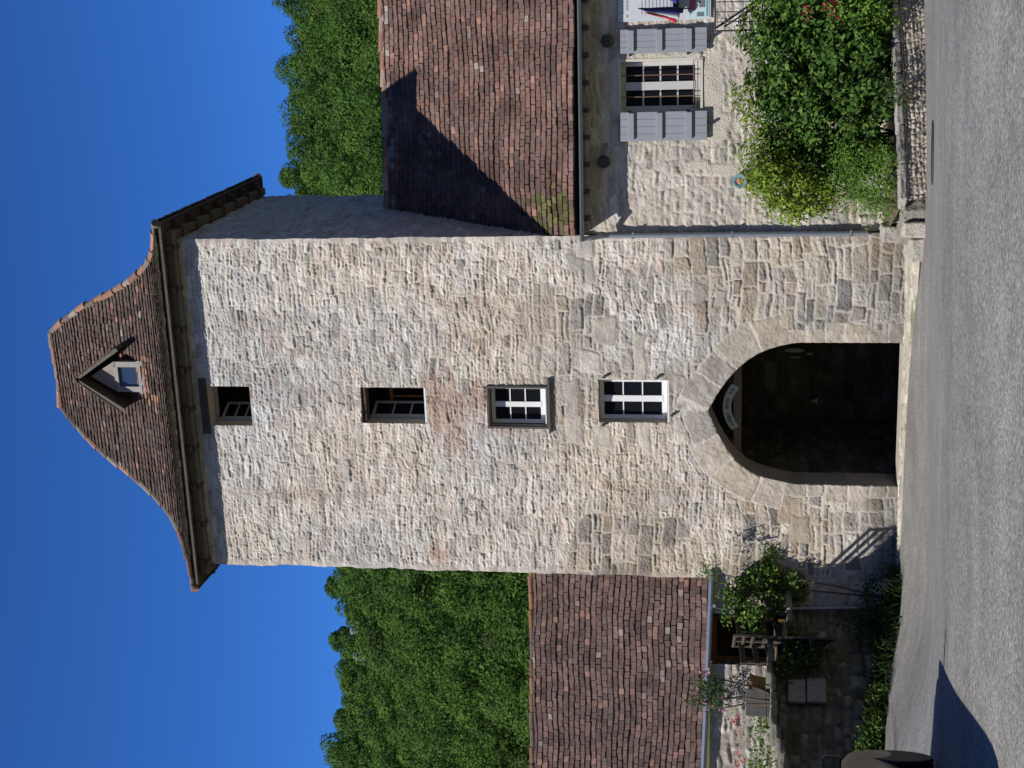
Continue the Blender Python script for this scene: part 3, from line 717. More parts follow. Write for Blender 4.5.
# eaves: soffit boards, cornice band and stubby rafter ends
mb = MB()
mb.box(-W-OH+.03, OH-.03, -OH+.03, D+OH-.03, EH-.035, EH-.015)
for (a, b, c_, d_) in ((-W-OH+.02, OH-.02, -OH+.02, -OH+.05), (-W-OH+.02, OH-.02, D+OH-.05, D+OH-.02)): mb.box(a, b, c_, d_, EH-.075, EH-.0)
mb.box(-W-OH+.02, -W-OH+.05, -OH+.05, D+OH-.05, EH-.075, EH-.001); mb.box(OH-.05, OH-.02, -OH+.05, D+OH-.05, EH-.075, EH-.001)
mb.build('soffit', mat('eaves_wood', (.085,.07,.055), .9, nscale=12, namt=.35), troof)
mb = MB()
mb.box(-W-.2, .2, -.2, -.001, EH-.22, EH-.036); mb.box(.04, .2, 0, D+.15, EH-.22, EH-.036); mb.box(-W-.2, -W-.04, 0, D+.15, EH-.22, EH-.036)
mb.build('cornice', mat('cornice_stone', (.13,.115,.095), .9, nscale=8, namt=.25, bscale=25, bamt=.5), tower, bevel=.03)
def rafter(x, y, dx, dy):
    mb = MB(); M_ = Matrix.Translation((x, y, EH-.15)) @ Matrix.Rotation(math.atan2(dx, -dy), 4, 'Z')
    mb.box(-.06, .06, -.33, .0, -.03, .11, M=M_); mb.box(-.055, .055, -.24, .0, -.09, -.0299, M=M_)
    mb.build('rafter_end', M_darkwood, troof, bevel=.025)
for k in range(9): rafter(-W+.1+(W-.2)*k/8, 0, 0, -1)
for k in range(7):
    rafter(.02, .25+(D-.5)*k/6, 1, 0); rafter(-W-.02, .25+(D-.5)*k/6, -1, 0)
# dormer
lo, hi = -.3, 2.2
for _ in range(40):
    y_ = (lo+hi)/2; zz = tw(142, 377, y_)[1]
    tt_ = (y_+OH)/(D/2+OH); zr = EH+(RZT-EH)*np.interp(tt_, fine, hf)
    if zr > zz: hi = y_
    else: lo = y_
YD = y_-.03
dx0, dz0 = tw(142, 392, YD); dx1, _ = tw(142, 362, YD); ax_, az = tw(78, 379, YD-.1); _, zw = tw(117, 377, YD); exr, ezr = tw(118, 354, YD); exl, ezl = tw(125, 406, YD)
dorm = MB()
dorm.box(dx0, dx0+.11, YD, YD+.10, dz0-.05, zw+.02); dorm.box(dx1-.11, dx1, YD, YD+.10, dz0-.05, zw+.02)
dorm.box(dx0+.11, dx1-.11, YD-.001, YD+.1, zw-.03, zw+.05); dorm.box(dx0-.03, dx1+.03, YD-.03, YD+.1, dz0-.09, dz0+.03)
dormer = dorm.build('dormer', mat('dormer_frame', (.30,.285,.26), .7, nscale=15, namt=.15), troof)
MID = (dx0+dx1)/2; hw = max(exr-MID, MID-exl); ze = (ezr+ezl)/2
def slab(mb, xa, za, xb, zb, th, y0, y1, c=None):
    d = np.array([xb-xa, zb-za]); d /= np.linalg.norm(d); n_ = np.array([-d[1], d[0]]); n_ = n_ if n_[1] > 0 else -n_
    mb.prism([(xa, za), (xb, zb), (xb+n_[0]*th, zb+n_[1]*th), (xa+n_[0]*th, za+n_[1]*th)], y0, y1, c=c)
YB = YD+1.25
# gable boards, side cheeks, little roof
mb = MB(); mb.prism([(dx0, zw+.05), (dx1, zw+.05), (MID, az-.22)], YD+.03, YD+.07, c=(1,1,1)); mb.build('dormer_gable', mat('pink_plaster', (.30,.25,.225), .9, nscale=14, namt=.25), troof)
mb = MB(); mb.box(dx0, dx0+.05, YD+.1, YB, dz0-.05, zw); mb.build('dormer_cheek', M_oldwood, troof); mb = MB(); mb.box(dx1-.05, dx1, YD+.1, YB, dz0-.05, zw); mb.build('dormer_cheek', M_oldwood, troof)
mb = MB(); g = np.random.default_rng(4)
for sgn_ in (-1, 1):
    slab(mb, MID, az-.06, MID+sgn_*hw, ze-.06, .05, YD-.22, YB, c=(.11,.09,.07))
    for i in range(9):
        f0, f1 = i/9, (i+1.35)/9
        for j in range(7):
            ya = YD-.25+(YB-YD+.25)*j/7; yb = ya+(YB-YD+.25)/7-.01
            xa = MID+sgn_*hw*(1-f0)*1.02; za = ze+(az-ze)*f0; xb = MID+sgn_*hw*(1-min(f1, 1))*1.02; zb = ze+(az-ze)*min(f1, 1)
            slab(mb, xa, za+.025, xb, zb+.008, .018, ya, yb, c=tuple(PAL_TILE_OLD[g.integers(7)]*g.normal(1.15, .15)))
mb.build('dormer_roof', M_tile, troof)
mb = MB()
for sgn_ in (-1, 1): slab(mb, MID+sgn_*.02, az-.10, MID+sgn_*hw*.98, ze-.10, .07, YD-.235, YD-.2)
half_round(mb, [np.array([MID, YD-.27, az-.0]), np.array([MID, YB, az])], .045, g, [(.8,.75,.65)], .3)
mb.build('barge_board', mat('barge_wood', (.13,.115,.085), .85, nscale=14, namt=.3), troof)
mb = MB(); mb.box(dx0+.11, dx1-.11, YD+.05, YD+.06, dz0+.03, zw-.03); mb.build('dormer_pane', mat('sky_glass', (.03,.045,.07), .08, spec=.6), troof)

# ================================================================== RIGHT HOUSE
YAW2 = R_(9.80)
HX = np.array([math.cos(YAW2), -math.sin(YAW2), 0]); HY = np.array([math.sin(YAW2), math.cos(YAW2), 0])
HO = TR + HX*.05 + HY*.06
rhouse = thing('stone_house', 'stone house with a red-brown tiled roof and grey shutters right against the tower', 'house', tuple(HO), -YAW2)
def hw_(ix, iy, y=0.):
    P = onplane(ix, iy, HO+HY*y, HY)-HO
    return float(P@HX), float(P[2])
LH = 7.5
EVZ = EYE+2.956+.06; 
gut_y = -.46
wx0, wz0 = hw_(700.5, 109); wx1, wz1 = hw_(620.5, 62)
wr = (min(wx0, wx1), max(wx0, wx1), min(wz0, wz1), max(wz0, wz1))
hx = axis(0, LH, .024, wr[:2]); hz = axis(-.4, EVZ-.02, .024, wr[2:])
X, Z = np.meshgrid(hx, hz, indexing='ij')
Hu, Cu = masonry(X, Z, (.08,.19), (.13,.42), 51, PAL_PALE*.97, (.52,.47,.38), prot=.017, rough=.020, mw=.012, warp=.11, tilt=.08, mlev=.010, bev=.016)
Hl, Cl = masonry(X, Z, (.22,.36), (.28,.6), 52, PAL_GREY*1.1, (.47,.42,.34), prot=.03, rough=.022, mw=.018, warp=.06, mlev=0)
bl = sst(1.7, 1.1, Z+.5*fbm(X, Z, 3, 53))*sst(2.4, 1.2, X); bl = sst(.3, .7, bl)
Hh = Hu*(1-bl)+Hl*bl; Cc = Cu*(1-bl[..., None])+Cl*bl[..., None]
# patches of smooth lime render round the window and below it
ren = np.zeros_like(X)
for (ix, iy, a, b) in ((712,85,.62,.22),(660,85,.62,.9),(712,132,.16,.3),(700,165,.10,.2),(723,170,.12,.4),(722,120,.12,.2)):
    cx, cz = hw_(ix, iy); ren = np.maximum(ren, np.exp(-((X-cx)/a)**4-((Z-cz)/b)**4))
ren = sst(.35, .6, ren+.5*fbm(X*3, Z*3, 3, 55))
Hh = Hh*(1-ren) + ren*(.03+.010*fbm(X*5, Z*5, 3, 57)); Cc = Cc*(1-ren[..., None]) + ren[..., None]*np.array([.50,.465,.385])*(1+.12*fbm(X*4, Z*4, 3, 58))[..., None]
blue = sst(.10, .22, fbm(X*1.4+5, Z*1.1, 3, 59))*sst(3.3, 2.2, Z)*sst(.8, 1.5, Z); Cc = Cc*(1-.5*blue[..., None]) + .5*blue[..., None]*np.array([.40,.42,.43])
cxm = (X[:-1, :-1]+X[1:, 1:])/2; czm = (Z[:-1, :-1]+Z[1:, 1:])/2
keep = ~((cxm > wr[0]) & (cxm < wr[1]) & (czm > wr[2]) & (czm < wr[3]))
vv, ff, cc_ = [], [], []
add_grid(np.stack([X, -Hh, Z], -1), Cc, keep)
rv_ = EYE+7.38; RYD = 3.2
gab = MB(); gab.quad((LH, 0, -.4), (LH, 2*RYD, -.4), (LH, 2*RYD, EVZ), (LH, RYD, rv_-.1), (LH, 0, EVZ)); gab.quad((LH, 2*RYD, -.4), (0, 2*RYD, -.4), (0, 2*RYD, EVZ), (LH, 2*RYD, EVZ))
mk('wall', np.concatenate(vv), np.concatenate(ff), M_stone, rhouse, np.concatenate(cc_))
gab.build('gable_wall', mat('plain_stone', (.42,.38,.32), .95, nscale=4, namt=.2, bscale=12, bamt=.5), rhouse)
def moss2(cc, s, t, g):
    q = math.exp(-((s-.05)/.05)**2-((t-.12)/.1)**2)+.5*math.exp(-((s-.03)/.05)**2-((t-.02)/.05)**2)
    if g.uniform() < q: return np.array((.10,.09,.038))*g.uniform(.5, 1.2)
    if t > .93 and g.uniform() < .3: return np.array((.22,.19,.165))*g.uniform(.6, 1.3)
    return cc*(1+.25*math.sin(s*31+t*17)*math.sin(t*23-s*9)) 
def flat(a, b, c, d):
    a, b, c, d = map(lambda q: np.array(q, float), (a, b, c, d))
    def P(s, t):
        o = (a+(b-a)*s)*(1-t)+(d+(c-d)*s)*t
        o[2] += -.05*math.sin(math.pi*t) + .018*math.sin(s*9+t*3) + .012*math.sin(s*23-t*8)
        return o
    return P
eavz = EYE+2.956+.10
mb = MB()
tiles(mb, flat((-.0, -.47, eavz), (LH+.1, -.47, eavz), (LH+.1, RYD, rv_), (-.0+.02, RYD, rv_)), 38, .125, PAL_TILE_RED, 61, odd=(.20,.112,.085), odd_p=.06, lich_p=.012, patch=moss2)
tiles(mb, flat((LH+.1, 2*RYD+.4, eavz), (0, 2*RYD+.4, eavz), (0, RYD, rv_), (LH+.1, RYD, rv_)), 14, .4, PAL_TILE_RED, 62)
rroof = mb.build('roof', M_tile, rhouse)
mb = MB(); g = np.random.default_rng(9)
half_round(mb, [np.array([0.02, RYD, rv_+.0]), np.array([LH/2, RYD, rv_-.03]), np.array([LH+.1, RYD, rv_])], .085, g, [(.30,.15,.10),(.24,.14,.11),(.30,.22,.18),(.2,.17,.14)])
mb.build('ridge_tiles', M_clay, rroof)
mb = MB(); mb.box(0.02, LH, -.40, -.05, eavz-.12, eavz-.06); 
mb.build('soffit', mat('pale_soffit', (.20,.17,.13), .9, nscale=6, namt=.3), rroof)
for k in range(16): mb = MB(); mb.box(.25+k*.47, .33+k*.47, -.42, -.06, eavz-.21, eavz-.115); mb.build('rafter_end', M_darkwood, rroof)
mb = MB(); gz_ = EYE+2.956
n = len(mb.v); prof = [(math.cos(a)*.065, math.sin(a)*.065) for a in np.linspace(math.pi, 2*math.pi, 9)]
xa, xb = -.10, LH
for x in (xa, xb):
    for q in prof: mb.v.append((x, -.50+q[0], gz_+.03+q[1]))
    for q in reversed(prof): mb.v.append((x, -.50+q[0]*.93, gz_+.03+q[1]*.93))
k = 18; mb.c += [(1,1,1)]*36
for i in range(k): mb.f.append((i, (i+1) % k, k+(i+1) % k, k+i))
mb.f.append(tuple(range(9)))
mb.build('gutter', M_zinc, rhouse)
dxp, _ = hw_(760, 234.2, -.11); 
mb = MB(); zt_ = hw_(600, 234)[1]; zb_ = hw_(868, 234)[1]
mb.tube([(dxp-.03, -.50, gz_-.01), (dxp-.02, -.46, gz_-.12), (dxp, -.22, gz_-.30), (dxp, -.13, gz_-.45), (dxp, -.115, zb_)], .047, 10)
for z_ in (zt_-.6, (zt_+zb_)/2, zb_+.3): mb.box(dxp-.06, dxp+.06, -.17, -.02, z_-.015, z_+.015)
mb.build('downpipe', M_zinc, rhouse, smooth=False)
# window, bars and shutters
def rwin():
    x0, x1, z0, z1 = wr; mb = MB(); e = .04
    mb.box(x0-e, x0, -.034, .3, z0-e, z1+e, c=(1,1,1)); mb.box(x1, x1+e, -.034, .3, z0-e, z1+e); mb.box(x0, x1, -.036, .3, z1, z1+e); mb.box(x0, x1, -.05, .3, z0-e, z0)
    w = mb.build('window', M_render, rhouse); w['label'] = 'barred two-leaf house window between grey shutters'
    mb = MB(); y = .16
    mb.box(x0+.002, x0+.075, y, y+.06, z0+.01, z1); mb.box(x1-.075, x1-.002, y, y+.06, z0+.01, z1); mb.box(x0+.075, x1-.075, y+.001, y+.06, z0+.01, z0+.10); mb.box(x0+.075, x1-.075, y+.001, y+.06, z1-.08, z1)
    xm = (x0+x1)/2; mb.box(xm-.07, xm+.07, y-.012, y+.05, z0+.1, z1-.08)
    for i in (1, 2, 3):
        zz = z0+.1+(z1-z0-.18)*i/4; mb.box(x0+.075, x1-.075, y+.006, y+.04, zz-.014, zz+.014)
    mb.build('frame', mat('grey_white_paint', (.47,.47,.45), .5, nscale=20, namt=.05), w)
    for a, b in ((x0+.075, xm-.07), (xm+.07, x1-.075)):
        q = MB(); q.box(a+.001, b-.001, y+.02, y+.027, z0+.1, z1-.08); q.build('pane', M_glass, w)
    mb = MB()
    for xx in (x0+.03, x0+.27, xm-.17+.02, xm+.22, x1-.02):
        pass
    MR = mat('rusty_iron', (.14,.085,.055), .7, nscale=25, namt=.3)
    for xx in ((x0*.72+x1*.28), (x0*.28+x1*.72)): mb = MB(); mb.tube([(xx, .07, z0), (xx, .07, z1)], .011, 6); mb.build('bar', MR, w)
    for dz_ in (.05, .12): mb = MB(); mb.tube([(x0, .07, z0+dz_), (x1, .07, z0+dz_)], .010, 6); mb.build('bar', MR, w)
    q = MB(); q.box(x0-.6, x1+.6, .75, .8, z0-.4, z1+.3); q.box(x0-.6, x1+.6, .3, .8, z0-.45, z0-.4); q.box(x0-.6, x1+.6, .3, .8, z1+.3, z1+.35); q.box(x0-.65, x0-.6, .3, .8, z0-.4, z1+.3); q.box(x1+.6, x1+.65, .3, .8, z0-.4, z1+.3)
    q.build('inner_room', M_dark, w)
    for (a, b, hinge) in ((620.5, 113, 1), (620.5, 54, -1)):
        far_ = 140 if hinge > 0 else 27
        xa, za = hw_(620.5, b, -.07); xb, zb = hw_(707, far_, -.07)
        if hinge > 0: xa, _ = hw_(620, 112.5, -.07)
        X0, X1, Z0, Z1 = min(xa, xb), max(xa, xb), min(za, zb), max(za, zb)
        s = MB(); nb = 4
        for i in range(nb): s.box(X0+(X1-X0)*i/nb+.002, X0+(X1-X0)*(i+1)/nb-.002, -.105, -.075, Z0, Z1)
        sh = s.build('shutter', M_greyblue, rhouse, bevel=.003)
        for f in (.11, .44, .78): s = MB(); zz = Z1-(Z1-Z0)*f-.02; s.box(X0+.03, X1-.02, -.145, -.1045, zz-.055, zz+.055); s.build('batten', M_greyblue, sh, bevel=.006)
        xh = X1 if hinge > 0 else X0
        for f in (.11, .78): s = MB(); zz = Z1-(Z1-Z0)*f; s.box(xh-.04, xh+.06, -.074, -.0, zz-.02, zz+.02); s.build('hinge', M_iron, sh)
        xe = (X0+X1)/2; s = MB(); s.box(xe-.02, xe+.02, -.15, -.03, Z0-.05, Z0+.0); s.build('catch', M_iron, sh)
rwin()
mb = MB()
for (ix, iy) in ((607.5, 41), (604, 162)):
    mb = MB(); x_, z_ = hw_(ix, iy, -.1); mb.lathe([(.0, -.20), (.085, -.20), (.11, -.16), (.11, .0)], (x_, 0, z_), 12, ax='y')
    mb.build('beam_end', mat('charred_beam', (.06,.055,.055), .8, nscale=20, namt=.3), rhouse)

# ---- things hung on that house
bx0, bz1_ = hw_(618, 22, -.07); bx1, bz0_ = hw_(711, -30, -.07)
board = thing('notice_board', 'pale blue notice board with printed columns and an emblem panel, right of the shutters', 'notice board', tuple(HO+HX*bx0+EZ*bz0_), -YAW2)
bw_, bh_ = bx1-bx0, bz1_-bz0_
mb = MB(); mb.box(0, bw_, -.06, -.045, 0, bh_); mb.build('panel', mat('board_blue_white', (.50,.54,.56), .5, nscale=12, namt=.04), board, bevel=.004)
mb = MB()
for i in range(2):
    for j in range(16):
        if (j*7+i*3) % 5: mb.box(.07+.10*j*.6, .07+.10*j*.6+.045, -.064, -.0605, bh_-.10-.075*i, bh_-.085-.075*i+.02)
for c_ in range(3):
    for j in range(11):
        z_ = bh_-.42-.062*j; mb.box(.12+.34*c_, .12+.34*c_+.22+.05*((j*5+c_) % 3)/2, -.064, -.0605, z_, z_+.013)
mb.build('printed_text', mat('grey_ink', (.27,.29,.31), .7), board)
mb = MB(); mb.box(.0+.03, bw_-.03, -.066, -.0605, .03, .40, c=(.45,.58,.60)); mb.box(.16, .42, -.070, -.0665, .26, .37, c=(.45,.10,.12)); mb.box(.20, .36, -.0705, -.0665, .10, .20, c=(.15,.15,.16)); mb.box(.05, .12, -.0705, -.0665, .12, .24, c=(.12,.16,.18)); mb.box(.05, .45, -.0695, -.0665, .05, .08, c=(.12,.3,.3))
mb.build('emblem_panel', M_plain, board)
# flags in a wall bracket
fx, fz = hw_(676, 8, -.1)
flagb = thing('flag_bracket', 'dark bracket on the house wall holding two leaning flag poles', 'flag holder', tuple(HO+HX*fx+EZ*fz), -YAW2)
mb = MB(); mb.box(-.06, .10, -.22, -.062, -.05, .05); mb.build('bracket', M_iron, flagb, bevel=.01)
mb = MB(); mb.tube([(-.02, -.18, -.25), (-.02, -.50, .62)], .013, 6); mb.build('pole', M_iron, flagb)
mb = MB(); mb.tube([(.26, -.18, -.25), (.30, -.52, .60)], .013, 6); mb.build('pole', M_iron, flagb)
def flag(name, label, cols, pole_top, drop, wdt, seed):
    nx_, nz_ = 18, 24; v = []; c = []
    g = np.random.default_rng(seed)
    for i in range(nx_+1):
        for j in range(nz_+1):
            a = i/nx_; b = j/nz_
            spread = wdt*(.35+.65*b)
            x = -spread*a*.6 + .05*math.sin(a*13+b*3)*b; y = .045*math.sin(a*17+b*2) + .26*b - .0
            v.append((x, y, -drop*b*(1-.35*a) - .12*a)); c.append(cols[min(int(a*.999*len(cols)), len(cols)-1)])
    f = [(i*(nz_+1)+j, (i+1)*(nz_+1)+j, (i+1)*(nz_+1)+j+1, i*(nz_+1)+j+1) for i in range(nx_) for j in range(nz_)]
    o = mk(name, np.array(v), f, mat('flag_cloth', (1,1,1), .8, trans=.2), None, np.array(c), smooth=True)
    o.location = HO+HX*(fx+pole_top[0])+HY*pole_top[1]+EZ*(fz+pole_top[2]); o.rotation_euler = (0, 0, -YAW2)
    s = o.modifiers.new('thick', 'SOLIDIFY'); s.thickness = .004
    return tag(o, label, 'flag')
flag('national_flag', 'drooping blue, white and red striped flag beside the shutter', [(.05,.06,.30),(.06,.07,.33),(.72,.72,.74),(.74,.74,.76),(.62,.03,.06),(.58,.03,.06)], (-.02, -.50, .60), .74, .40, 1)
flag('blue_flag', 'plain deep blue drooping flag at the edge of the picture', [(.05,.06,.28)], (.30, -.52, .58), .74, .40, 2)
# turquoise dish
px_, pz_ = hw_(740, 181, -.05)
pl = thing('wall_dish', 'round turquoise dish with orange centre on the house wall above the yellow-green shrub', 'dish', tuple(HO+HX*px_+EZ*pz_), -YAW2)
mb = MB(); mb.lathe([(.0, -.055), (.04, -.055), (.08, -.07), (.125, -.10), (.13, -.095), (.12, -.06), (.0, -.045)], seg=24, ax='y', c=(.17,.30,.31)); mb.build('dish', mat('glazed', (1,1,1), .3, nscale=30, namt=.3), pl, smooth=True)
mb = MB(); mb.lathe([(0, -.075), (.055, -.070), (.06, -.05)], seg=16, ax='y', c=(.45,.22,.10)); mb.build('centre', M_plain, pl)
# railing of the steps beyond the shutter
def rl(ix, iy, y=-1.1): 
    x_, z_ = hw_(ix, iy, y); return np.array([x_, y, z_])
rail = thing('iron_railing', 'thin dark iron stair railing with slanting handrail behind the big dark bush', 'railing', tuple(HO), -YAW2)
mb = MB()
def bar_(nm, a, b, r): mb = MB(); mb.tube([a, b], r, 6); mb.build(nm, M_iron, rail)
bar_('rail', rl(715, 30), rl(715, -25), .016); bar_('post', rl(715, 31), rl(790, 29), .016)
for z_ in (22, 12, 2, -8, -18): bar_('baluster', rl(715, z_), rl(790, z_-1), .009)
for ix in (725, 743, 762): bar_('rail', rl(ix, 30), rl(ix, -25), .008)
bar_('handrail', rl(716, 28, -1.0), rl(790, -22, -1.0), .022); bar_('handrail', rl(724, 27, -1.0), rl(798, -22, -1.0), .016)

# ================================================================== GARDEN BED, LOW WALL, STEPS, APRON
LW0 = np.array([2.78, 22.45]); LW1 = np.array([6.35, 23.75]); dlw = (LW1-LW0)/np.linalg.norm(LW1-LW0); LWL = 6.5
lw = thing('garden_wall', 'low rubble wall with grey coping in front of the bushes', 'wall', (LW0[0], LW0[1], 0), math.atan2(dlw[1], dlw[0]))
zb_ = gz(*LW0); htop = .40
X, Z = np.meshgrid(axis(0, LWL, .016), axis(-.12, htop-.11, .016), indexing='ij')
Hh, Cc = masonry(X, Z, (.045,.075), (.05,.11), 71, np.array([(.50,.45,.36),(.44,.39,.31),(.55,.50,.41),(.38,.33,.26),(.48,.42,.32)]), (.20,.175,.13), prot=.03, rough=.012, mw=.006, warp=.05, bev=.02)
mk('wall_face', np.stack([X, -Hh+(Z)*.25-.05, zb_+Z+.010*X], -1).reshape(-1, 3), grid_faces(*X.shape), M_stone, lw, Cc.reshape(-1, 3))
mb = MB(); x = 0; g = np.random.default_rng(12)
while x < LWL:
    l = g.uniform(.5, .95); q = g.uniform(.24, .34); mb.box(x+.006, min(x+l, LWL)-.006, -.03+g.normal(0, .008), .32, zb_+htop-.10+.010*x, zb_+htop+g.normal(0, .006)+.010*x, c=(q, q*.93, q*.82)); x += l
roughen(mb.build('coping', M_stone, lw, bevel=.02), .05, .12, 3)
mb = MB(); mb.box(-.03, .30, .325, 1.5, zb_-.3, zb_+htop-.09, c=(.22,.205,.17)); roughen(mb.build('end_stone', M_stone, lw, bevel=.03), .08, .2)
# earth bed
bed = MB()
B = [LW0+np.array([0, .2]), LW1+dlw*3+np.array([0, .2]), np.array([14, 25]), (HO+HX*LH)[:2], (HO)[:2], np.array([2.62, 25.2])]
bed.quad(*[(p_[0], p_[1], zb_+.33) for p_ in B])
struct(bed.build('garden_bed', M_soil))
# steps between low wall and tower
st = thing('stone_steps', 'pale stone steps between the low garden wall and the tower foot', 'steps', (0, 0, 0))
mb = MB()
def blk(ix0, iy0, ix1, iy1, Y, dp, c, rot=.0):
    a = at(ix1, iy0, Y); b = at(ix0, iy1, Y); 
    x0_, x1_ = sorted((a[0], b[0])); z0_, z1_ = sorted((a[2], b[2]))
    M_ = Matrix.Translation(((x0_+x1_)/2, Y, z0_)) @ Matrix.Rotation(-.18+rot, 4, 'Z')
    mb.box(-(x1_-x0_)/2, (x1_-x0_)/2, 0, dp, -.25, z1_-z0_, c=c, M=M_)
blk(904, 222, 926, 238, 22.9, 1.0, (.42,.39,.33)); roughen(mb.build('step', M_stone, st, bevel=.03), .06, .2); mb = MB()
blk(911, 239, 927, 262, 23.3, 1.0, (.38,.355,.30)); roughen(mb.build('step', M_stone, st, bevel=.03), .06, .2); mb = MB()
blk(897, 228, 912, 244, 24.4, .9, (.26,.24,.205), .05); roughen(mb.build('step', M_stone, st, bevel=.04), .07, .2); mb = MB()
blk(883, 226, 899, 243, 25.0, .7, (.34,.32,.28)); roughen(mb.build('corner_block', M_stone, st, bevel=.03), .06, .2)
# apron of worn stones along the tower foot
nx_, ny_ = 330, 46
S, T = np.meshgrid(np.linspace(-W-.35, .25, nx_), np.linspace(0, 1, ny_), indexing='ij')
wd = .42 + 1.15*sst(-3.2, .2, S); yy = .12 - T*(wd+.12)
wx = TR[0]+EX[0]*S+EY[0]*yy; wy = TR[1]+EX[1]*S+EY[1]*yy
Hp, Cp = masonry(S, -yy*1.0, (.10,.2), (.14,.4), 81, np.array([(.40,.36,.29),(.44,.40,.33),(.34,.31,.25),(.46,.43,.36)]), (.36,.33,.25), prot=.02, rough=.014, mw=.01)
edge = sst(1.0, .86, T)
zz = ground(wx, wy) + .02 + (.012 + .05*sst(-1.6, 0, S))*edge + Hp*.8*edge - .04*sst(.97, 1, T)
gr = sst(.05, .3, fbm(S*2, T*4, 3, 83))*sst(.75, .95, T)*.7
Cp = Cp*(1-gr[..., None])+gr[..., None]*np.array([.11,.13,.05])
struct(mk('pavement', np.stack([wx, wy, zz], -1).reshape(-1, 3), grid_faces(nx_, ny_), M_stone, c=Cp.reshape(-1, 3)))
# threshold slab of the gateway
mb = MB(); mb.box(AXL+.02, AXR-.02, -.10, .45, -.3, .0, c=(.34,.32,.26)); th_ = mb.build('threshold', M_ashlar, tower, bevel=.02)
# manhole cover in the road
mc = at(931, 155, 20.2); mx_, my_ = mc[0], 20.0
cov = thing('manhole_cover', 'dark oval iron cover set in the asphalt before the garden wall', 'manhole cover', (mx_, my_, gz(mx_, my_)+.028), 0)
slope = math.atan((gz(mx_, my_+.5)-gz(mx_, my_-.5)))
mb = MB(); mb.lathe([(0, .006), (.36, .006), (.39, .012), (.42, .012), (.43, .0)], seg=32, c=(1,1,1)); o = mb.build('cover', mat('worn_iron', (.045,.042,.042), .6, nscale=30, namt=.3, bscale=60, bamt=.4), cov); o.rotation_euler = (slope, 0, 0)
mb = MB()
for k in range(6): mb.box(-.25, .25, -.24+.09*k, -.20+.09*k, .0065, .0105)
o2 = mb.build('ribs', M_iron, o)

# ================================================================== LEFT HOUSE AND TERRACE
def at_l(ix, iy, Y): return at(ix, iy, Y)
eR_ = at(711, 571, 27.80); eL_ = at(701, 800, 27.20)
rgR = at(531, 560, 30.6); rgL = at(532.5, 800, 29.6)
lhouse = thing('lean_house', 'low stone house with a dark brown tiled roof left of the tower', 'house', (-5, 28, 0))
lo_ = np.array([-5, 28, 0.])
mb = MB()
def dk(cc, s, t, g):
    q = math.exp(-((s-.72)/.2)**2-((t-.15)/.2)**2)
    if g.uniform() < .10*q: return np.array((.17,.14,.115))*g.uniform(.7, 1.2)
    return cc*(1+.2*math.sin(s*25+t*13)*math.sin(t*19-s*7))
tiles(mb, flat(eL_-lo_, eR_-lo_, rgR-lo_, rgL-lo_), 31, .125, PAL_TILE_DARK, 91, odd=(.17,.10,.078), odd_p=.05, lich_p=.010, patch=dk)
bk = np.array([0.9, 3.6, 0])
tiles(mb, flat(np.array([eR_[0], eR_[1], eR_[2]])+bk*2-lo_, np.array([eL_[0], eL_[1], eL_[2]])+bk*2-lo_, rgL-lo_, rgR-lo_), 12, .4, PAL_TILE_DARK, 92)
lroof = mb.build('roof', M_tile, lhouse)
mb = MB(); g = np.random.default_rng(10)
half_round(mb, [rgR-lo_, (rgR+rgL)/2-lo_-np.array([0, 0, .02]), rgL-lo_], .07, g, [(.19,.10,.07),(.14,.085,.07),(.24,.13,.07),(.13,.09,.075)])
mb.build('ridge_tiles', M_clay, lroof)
# gutter
d_ = (eR_-eL_)/np.linalg.norm(eR_-eL_); pf_ = np.array([d_[1], -d_[0], 0])
mb = MB(); a = eL_-lo_+pf_*.06+[0, 0, -.02]; b = eR_-lo_+pf_*.06+[0, 0, -.02]
mb.tube([a, b], .055, 10); mb.build('gutter', M_zinc, lhouse)
# facade: a short length flush with the tower, then the long part set a little back
TERZ = EYE-.42
fA = tl(-W+.02, -.02); fB = at(760, 612, 27.75); fC = np.array([-10.2, 26.8, 0.])
fB = np.array([fB[0], fB[1], 0.]); fA = np.array([fA[0], fA[1], 0])
vv, ff, cc_ = [], [], []
def wall_between(A, B, z0, z1, seed, pal, mort, rowh=(.13,.26), sw=(.18,.5), res=.032, prot=.04, rough=.025, zfun=None):
    A = np.array(A, float); B = np.array(B, float); L_ = np.linalg.norm((B-A)[:2]); d = (B-A)/L_; d[2] = 0; n_ = np.array([d[1], -d[0], 0])
    X, Z = np.meshgrid(axis(0, L_, res), np.linspace(0, 1, int((z1-z0)/res)+1), indexing='ij')
    top = z1 if zfun is None else zfun(X)
    Z = z0+(top-z0)*Z
    H, C = masonry(X, Z, rowh, sw, seed, pal, mort, prot=prot, rough=rough, mw=.016, warp=.09)
    V = A[None, None, :]*[1, 1, 0] + X[..., None]*d + H[..., None]*n_ + Z[..., None]*EZ
    return V, C
V, C = wall_between(fB-lo_, fA-lo_, -.4, EYE+.68, 101, PAL_PALE*.85, (.42,.38,.31)); add_grid(V, C)
fdir = (fB-fC)/np.linalg.norm(fB-fC); fnr = np.array([fdir[1], -fdir[0], 0])
fP = fC + fdir*float((onplane(740, 665, fC, fnr)-fC)@fdir); fQ = fC + fdir*float((onplane(740, 614, fC, fnr)-fC)@fdir)
V, C = wall_between(fC-lo_, fP-lo_, TERZ-.5, EYE+.72, 102, PAL_PALE*.95, (.42,.38,.30), rowh=(.10,.2), sw=(.14,.4), prot=.014, rough=.010); add_grid(V, C)
V, C = wall_between(fQ-lo_, fB-lo_, TERZ-.5, EYE+.72, 103, PAL_PALE*.85, (.44,.40,.32)); add_grid(V, C)
